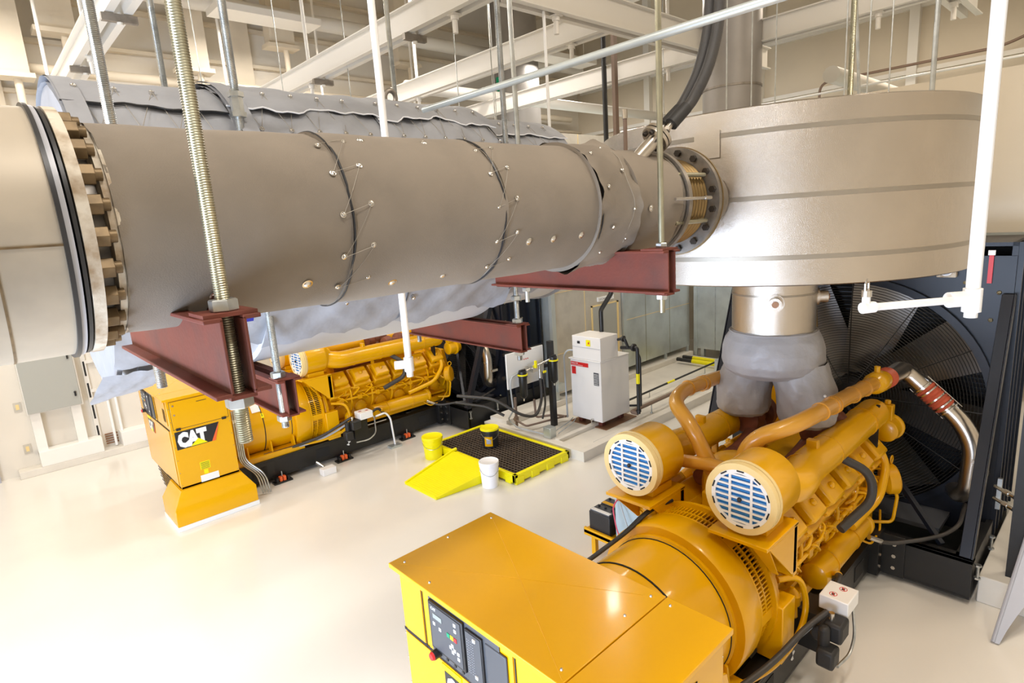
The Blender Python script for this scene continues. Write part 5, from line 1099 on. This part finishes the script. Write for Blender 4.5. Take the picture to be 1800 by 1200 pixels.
# ------------------------------------------------------------------ spill pallet, ramp, buckets
t = thing('spill_pallet', 'low yellow spill containment pallet with a brown grate deck', 'spill pallet', (6.6, 7.8, 0))
PX0, PX1, PY0, PY1 = 5.86, 7.18, 6.60, 8.92
m = MB().box(PX0, PX1, PY0, PY0+0.07, 0.03, 0.17).box(PX0, PX1, PY1-0.07, PY1, 0.03, 0.17).box(PX0, PX0+0.07, PY0, PY1, 0.03, 0.17).box(PX1-0.07, PX1, PY0, PY1, 0.03, 0.17).box(PX0+.05, PX1-.05, PY0+.05, PY1-.05, 0.03, 0.05)
for k in range(6): y = PY0+0.1+k*0.42; m.box(PX0-0.008, PX0+0.05, y, y+0.14, 0.0, 0.12)
for k in range(4): x = PX0+0.02+k*0.36; m.box(x, x+0.18, PY0-0.010, PY0+0.05, 0.0, 0.12)
m.build('tray', 'spill_yellow', t, bevel=0.008)
m = MB()
for k in range(17): x = PX0+0.09+k*0.071; m.box(x, x+0.022, PY0+0.08, PY1-0.08, 0.10, 0.155)
for k in range(31): y = PY0+0.09+k*0.0715; m.box(PX0+0.08, PX1-0.08, y, y+0.018, 0.10, 0.148)
m.box(PX0+0.07, PX1-0.07, PY0+0.07, PY1-0.07, 0.05, 0.08)
m.build('grate', 'grate_brown', t, label='brown plastic grate')
t = thing('loading_ramp', 'bright yellow loading ramp sloping up to the spill pallet', 'ramp', (5.3, 7.7, 0))
m = MB().prism([(4.72, 7.20, 0.0), (5.855, 7.06, 0.0), (5.855, 7.06, 0.19), (4.72, 7.20, 0.02)], (0, 0.9, 0))
m.v = [Vector((v.x, v.y+(0.32 if v.y > 7.6 and v.x > 5 else 0.0), v.z)) for v in m.v]
m.build('ramp', 'spill_yellow', t, bevel=0.006)
m = MB()
for k in range(26): 
    f = (k+1)/28; x = 4.72+1.16*f; ya = 7.20-0.18*f+0.03; yb = 8.10-0.18*f+0.32*f-0.03; z = 0.02+0.17*f
    m.bar((x, ya, z+0.002), (x, yb, z+0.002), 0.010, 0.006)
m.build('tread_ribs', 'spill_yellow', t)
MB().bar((4.72, 8.08, 0.03), (5.86, 8.22, 0.205), 0.03, 0.03).cyl((5.82, 8.22, 0.20), (5.92, 8.22, 0.205), 0.03, n=12).bar((4.72, 7.215, 0.03), (5.86, 7.04, 0.20), 0.03, 0.02).build('side_rail', 'spill_yellow', t)
def bucket(x, y, z, h, r, mb, ml, label, lid=True):
    t = thing('bucket', label, 'bucket', (x, y, z)); k = h/0.4
    MB().lathe((x, y, z), (0, 0, 1), [(0, r*0.86), (h*0.62, r*0.95), (h*0.62, r*1.0), (h*0.68, r*1.0), (h*0.68, r*0.965), (h*0.80, r*0.98), (h*0.80, r*1.03), (h*0.84, r*1.03), (h*0.84, r), (h*0.94, r)], 40).build('pail', mb, t)
    MB().lathe((x, y, z+h*0.90), (0, 0, 1), [(0, r*1.06), (h*0.08, r*1.06), (h*0.10, r*1.02), (h*0.085, r*0.96)], 40).build('lid', ml, t)
    MB().tube([(x+r*1.02*math.cos(a), y+r*1.02*math.sin(a), z+h*0.74-0.10*math.sin((a-math.radians(160))/math.radians(150)*math.pi)) for a in [math.radians(160+150*q/12) for q in range(13)]], 0.004, 6).build('handle', 'zinc', t)
    return t
bucket(5.61, 6.93, 0.0, 0.43, 0.155, 'bucket_white', 'bucket_white', 'white plastic bucket with lid on the floor in front of the pallet')
bucket(5.72, 8.66, 0.0, 0.42, 0.185, 'spill_yellow', 'spill_yellow', 'bright yellow bucket on the floor at the left end of the pallet')
t = bucket(6.50, 7.93, 0.16, 0.36, 0.165, 'ink', 'spill_yellow', 'black bucket with yellow lid standing on the pallet grate')
m = MB()
for (a0, a1, z0, z1, mm_) in ((192, 245, 0.20, 0.40, 'orange_lbl'),):
    for q in range(10):
        a = math.radians(a0+(a1-a0)*q/10); b_ = math.radians(a0+(a1-a0)*(q+1)/10)
        m.prism([(6.50+0.160*math.cos(a), 7.93+0.160*math.sin(a), z0), (6.50+0.160*math.cos(b_), 7.93+0.160*math.sin(b_), z0), (6.50+0.160*math.cos(b_), 7.93+0.160*math.sin(b_), z1), (6.50+0.160*math.cos(a), 7.93+0.160*math.sin(a), z1)], (0.003*math.cos(a), 0.003*math.sin(a), 0))
m.build('label_sticker', 'panel_yellow', t, label='orange yellow sticker')
m = MB()
for q in range(6):
    a = math.radians(205+q*5); b_ = math.radians(210+q*5); m.prism([(6.50+0.165*math.cos(a), 7.93+0.165*math.sin(a), 0.25), (6.50+0.165*math.cos(b_), 7.93+0.165*math.sin(b_), 0.25), (6.50+0.165*math.cos(b_), 7.93+0.165*math.sin(b_), 0.33), (6.50+0.165*math.cos(a), 7.93+0.165*math.sin(a), 0.33)], (0.002*math.cos(a), 0.002*math.sin(a), 0))
m.build('sticker_patch', 'sheet_grey', t)

# ------------------------------------------------------------------ batteries and charger box by the near engine
t = thing('battery_rack', 'yellow battery tray on the floor side of the nearest engine', 'battery tray', (5.3, 4.0, 0))
MB().box(5.12, 5.58, 3.35, 4.52, 0.28, 0.32).box(5.12, 5.15, 3.35, 4.52, 0.25, 0.35).build('tray', 'yellow', t)
for x in (5.18, 5.52):
    for y in (3.45, 4.4): MB().box(x-0.03, x+0.03, y-0.03, y+0.03, 0.0, 0.28).build('leg', 'yellow', t)
for k, (x, lb) in enumerate(((5.18, 'black battery on the yellow tray, the front one'), (5.40, 'black battery on the yellow tray, the rear one'))):
    t = thing('battery', lb, 'battery', (x, 4.28, 0.32))
    MB().box(x-0.02, x+0.17, 4.14, 4.46, 0.32, 0.58).build('case', 'ink', t, bevel=0.008); MB().box(x-0.01, x+0.16, 4.15, 4.45, 0.58, 0.60).build('top', 'panel_grey', t, bevel=0.004)
    MB().box(x-0.005, x+0.05, 4.16, 4.44, 0.60, 0.604).build('top_label', 'white_plain' if k == 0 else 'panel_yellow', t)
    for y in (4.2, 4.3, 4.4): MB().cyl((x+0.11, y, 0.60), (x+0.11, y, 0.625), 0.016, n=10).build('cell_cap', 'ink', t)
t = thing('charger_box', 'pale blue upright electrical box beside the batteries', 'electrical box', (5.25, 3.8, 0.32))
MB().box(5.20, 5.40, 3.58, 4.08, 0.32, 0.95).build('body', 'pale_blue_paint', t, bevel=0.008)
for y, z in ((4.02, 0.86), (3.63, 0.6)): MB().cyl((5.20, y, z), (5.17, y, z), 0.022, n=12).build('cable_gland', 'chrome', t)
for pts, r, m_, lb in (([(5.17, 4.02, 0.86), (5.08, 4.02, 0.80), (5.06, 3.95, 0.5), (4.95, 3.7, 0.38), (4.8, 3.4, 0.42), (4.6, 3.2, 0.5)], 0.008, 'pink_wire', 'pink cable looping from the pale blue box'),
                      ([(5.17, 3.98, 0.84), (5.12, 3.9, 0.75), (5.10, 3.75, 0.4), (4.9, 3.5, 0.4), (4.65, 3.2, 0.46)], 0.007, 'grey_conduit', 'thin grey cable looping from the pale blue box'),
                      ([(5.17, 3.63, 0.6), (5.0, 3.68, 0.62), (4.8, 3.66, 0.5), (4.6, 3.5, 0.25), (4.5, 3.25, 0.45)], 0.016, 'grey_conduit', 'thick grey cable arching from the pale blue box')):
    o = MB().tube(pts, r, 8, bend=0.12).build('cable', m_); tag(o, lb, 'cable')
o = MB().tube([(2.66, 2.80, 1.50), (3.2, 2.80, 1.50), (3.75, 2.79, 1.54), (4.0, 2.76, 1.63), (4.3, 2.72, 1.62)], 0.016, 10, bend=0.15).tube([(2.66, 2.84, 1.47), (3.2, 2.84, 1.47), (3.75, 2.83, 1.51), (4.0, 2.80, 1.61), (4.3, 2.76, 1.60)], 0.014, 10, bend=0.15).build('cable_bundle', 'rubber'); tag(o, 'black cable bundle running over the yellow alternator', 'cable')

# ------------------------------------------------------------------ jacket water heaters on the skids
def heater(dy, label):
    t = thing('jacket_heater', label, 'heater', (4.9, 1.6+dy, 0.4))
    MB().box(4.83, 5.09, 1.40+dy, 1.63+dy, 0.77, 0.90).build('control_box', 'white_plain', t, bevel=0.008, label='white control box')
    MB().box(4.78, 5.06, 1.60+dy, 1.79+dy, 0.36, 0.72).build('bracket', 'black_paint', t)
    m = MB().cyl((4.62, 1.56+dy, 0.66), (4.84, 1.56+dy, 0.66), 0.07, n=20).box(4.64, 4.83, 1.38+dy, 1.53+dy, 0.62, 0.79).box(4.50, 4.66, 1.39+dy, 1.53+dy, 0.46, 0.62).cyl((4.60, 1.50+dy, 0.42), (4.60, 1.50+dy, 0.78), 0.045, n=14)
    m.build('pump', 'rubber', t, bevel=0.025)
    MB().cyl((4.70, 1.48+dy, 0.76), (4.70, 1.48+dy, 0.86), 0.022, n=12).build('pump_fitting', 'chrome', t)
    MB().tube([(4.72, 1.52+dy, 0.84), (4.55, 1.62+dy, 0.74), (4.2, 1.72+dy, 0.58), (3.7, 1.86+dy, 0.50), (3.2, 1.9+dy, 0.50)], 0.026, 14, bend=0.2).build('hose', 'hose_black', t, label='black rubber coolant hose')
    MB().tube([(4.66, 1.60+dy, 0.72), (4.45, 1.70+dy, 0.60), (4.1, 1.77+dy, 0.50), (3.6, 1.9+dy, 0.47)], 0.018, 12, bend=0.2).build('conduit', 'grey_conduit', t, label='thin grey conduit')
    h = MB().tube([(5.05, 1.62+dy, 0.72), (5.3, 1.60+dy, 0.86), (5.55, 1.78+dy, 0.62), (5.62, 1.9+dy, 0.62)], 0.026, 14, bend=0.12).build('hose', 'hose_black', t, label='black rubber coolant hose')
    MB().cyl((5.40, 1.66+dy, 0.78), (5.46, 1.71+dy, 0.73), 0.034, n=12).build('yellow_clamp', 'yellow', h)
    MB().tube([(5.09, 1.5+dy, 0.80), (5.14, 1.46+dy, 0.74), (5.12, 1.42+dy, 0.44), (4.95, 1.40+dy, 0.36), (4.70, 1.42+dy, 0.38)], 0.013, 10, bend=0.08).build('flexible_conduit', 'zinc', t)
    m = MB()
    for x, y in ((4.90, 1.54), (5.02, 1.50)): m.ring((x, y+dy, 0.90), (0, 0, 1), 0.002, 0.026, 0.031, 24).bar((x-0.02, y-0.016+dy, 0.902), (x+0.02, y+0.016+dy, 0.902), 0.006, 0.002)
    m.build('prohibition_sign', 'red', t, label='round red prohibition signs'); 
    m = MB()
    for x, y in ((4.90, 1.54), (5.02, 1.50)): m.box(x-0.016, x+0.016, y-0.010+dy, y+0.012+dy, 0.900, 0.9015)
    m.build('sign_print', 'ink', t)
    return t
heater(0, 'white heater box with black pumps hanging on the skid of the nearest engine')
heater(DY, 'small white heater box on the skid of the farther left engine')
t = thing('conduit_stand', 'bent white conduit standing on the floor beside the farther engine skid', 'conduit', (5.65, 9.85, 0)); MB().tube([(5.2, 9.72, 0.72), (5.42, 9.72, 0.74), (5.5, 9.7, 0.6), (5.55, 9.72, 0.05)], 0.018, 10, bend=0.06).build('pipe', 'white_pvc', t); MB().box(5.42, 5.66, 9.64, 9.80, 0, 0.04).build('base', 'galvanised', t)
for x, lb in ((3.38, 'black and orange skid mount at the near end of the farther engine'), (4.55, 'black and orange skid mount in the middle of the farther engine'), (5.95, 'black and orange skid mount by the conduit stand of the farther engine')):
    t = thing('vibration_mount', lb, 'mount', (x, 9.95, 0))
    MB().box(x-0.16, x+0.16, 9.84, 9.98, 0, 0.03).box(x-0.12, x-0.08, 9.85, 9.95, 0.03, 0.10).box(x+0.08, x+0.12, 9.85, 9.95, 0.03, 0.10).build('base', 'black_paint', t, bevel=0.004)
    MB().box(x-0.055, x-0.008, 9.86, 9.94, 0.03, 0.11).box(x+0.008, x+0.055, 9.86, 9.94, 0.03, 0.11).build('spring_block', 'orange', t, bevel=0.004, label='orange block'); MB().cyl((x, 9.9, 0.11), (x, 9.9, 0.20), 0.01, n=8).build('stud', 'zinc', t)
t = thing('floor_box', 'small pale box on the floor beside the farther engine skid', 'box', (4.05, 9.6, 0)); MB().box(3.95, 4.2, 9.5, 9.66, 0, 0.12).build('body', 'boiler_white', t, bevel=0.008); MB().cyl((4.05, 9.68, 0.1), (4.0, 9.84, 0.16), 0.03, n=10).build('fitting', 'zinc', t)
bpy.context.view_layer.update()
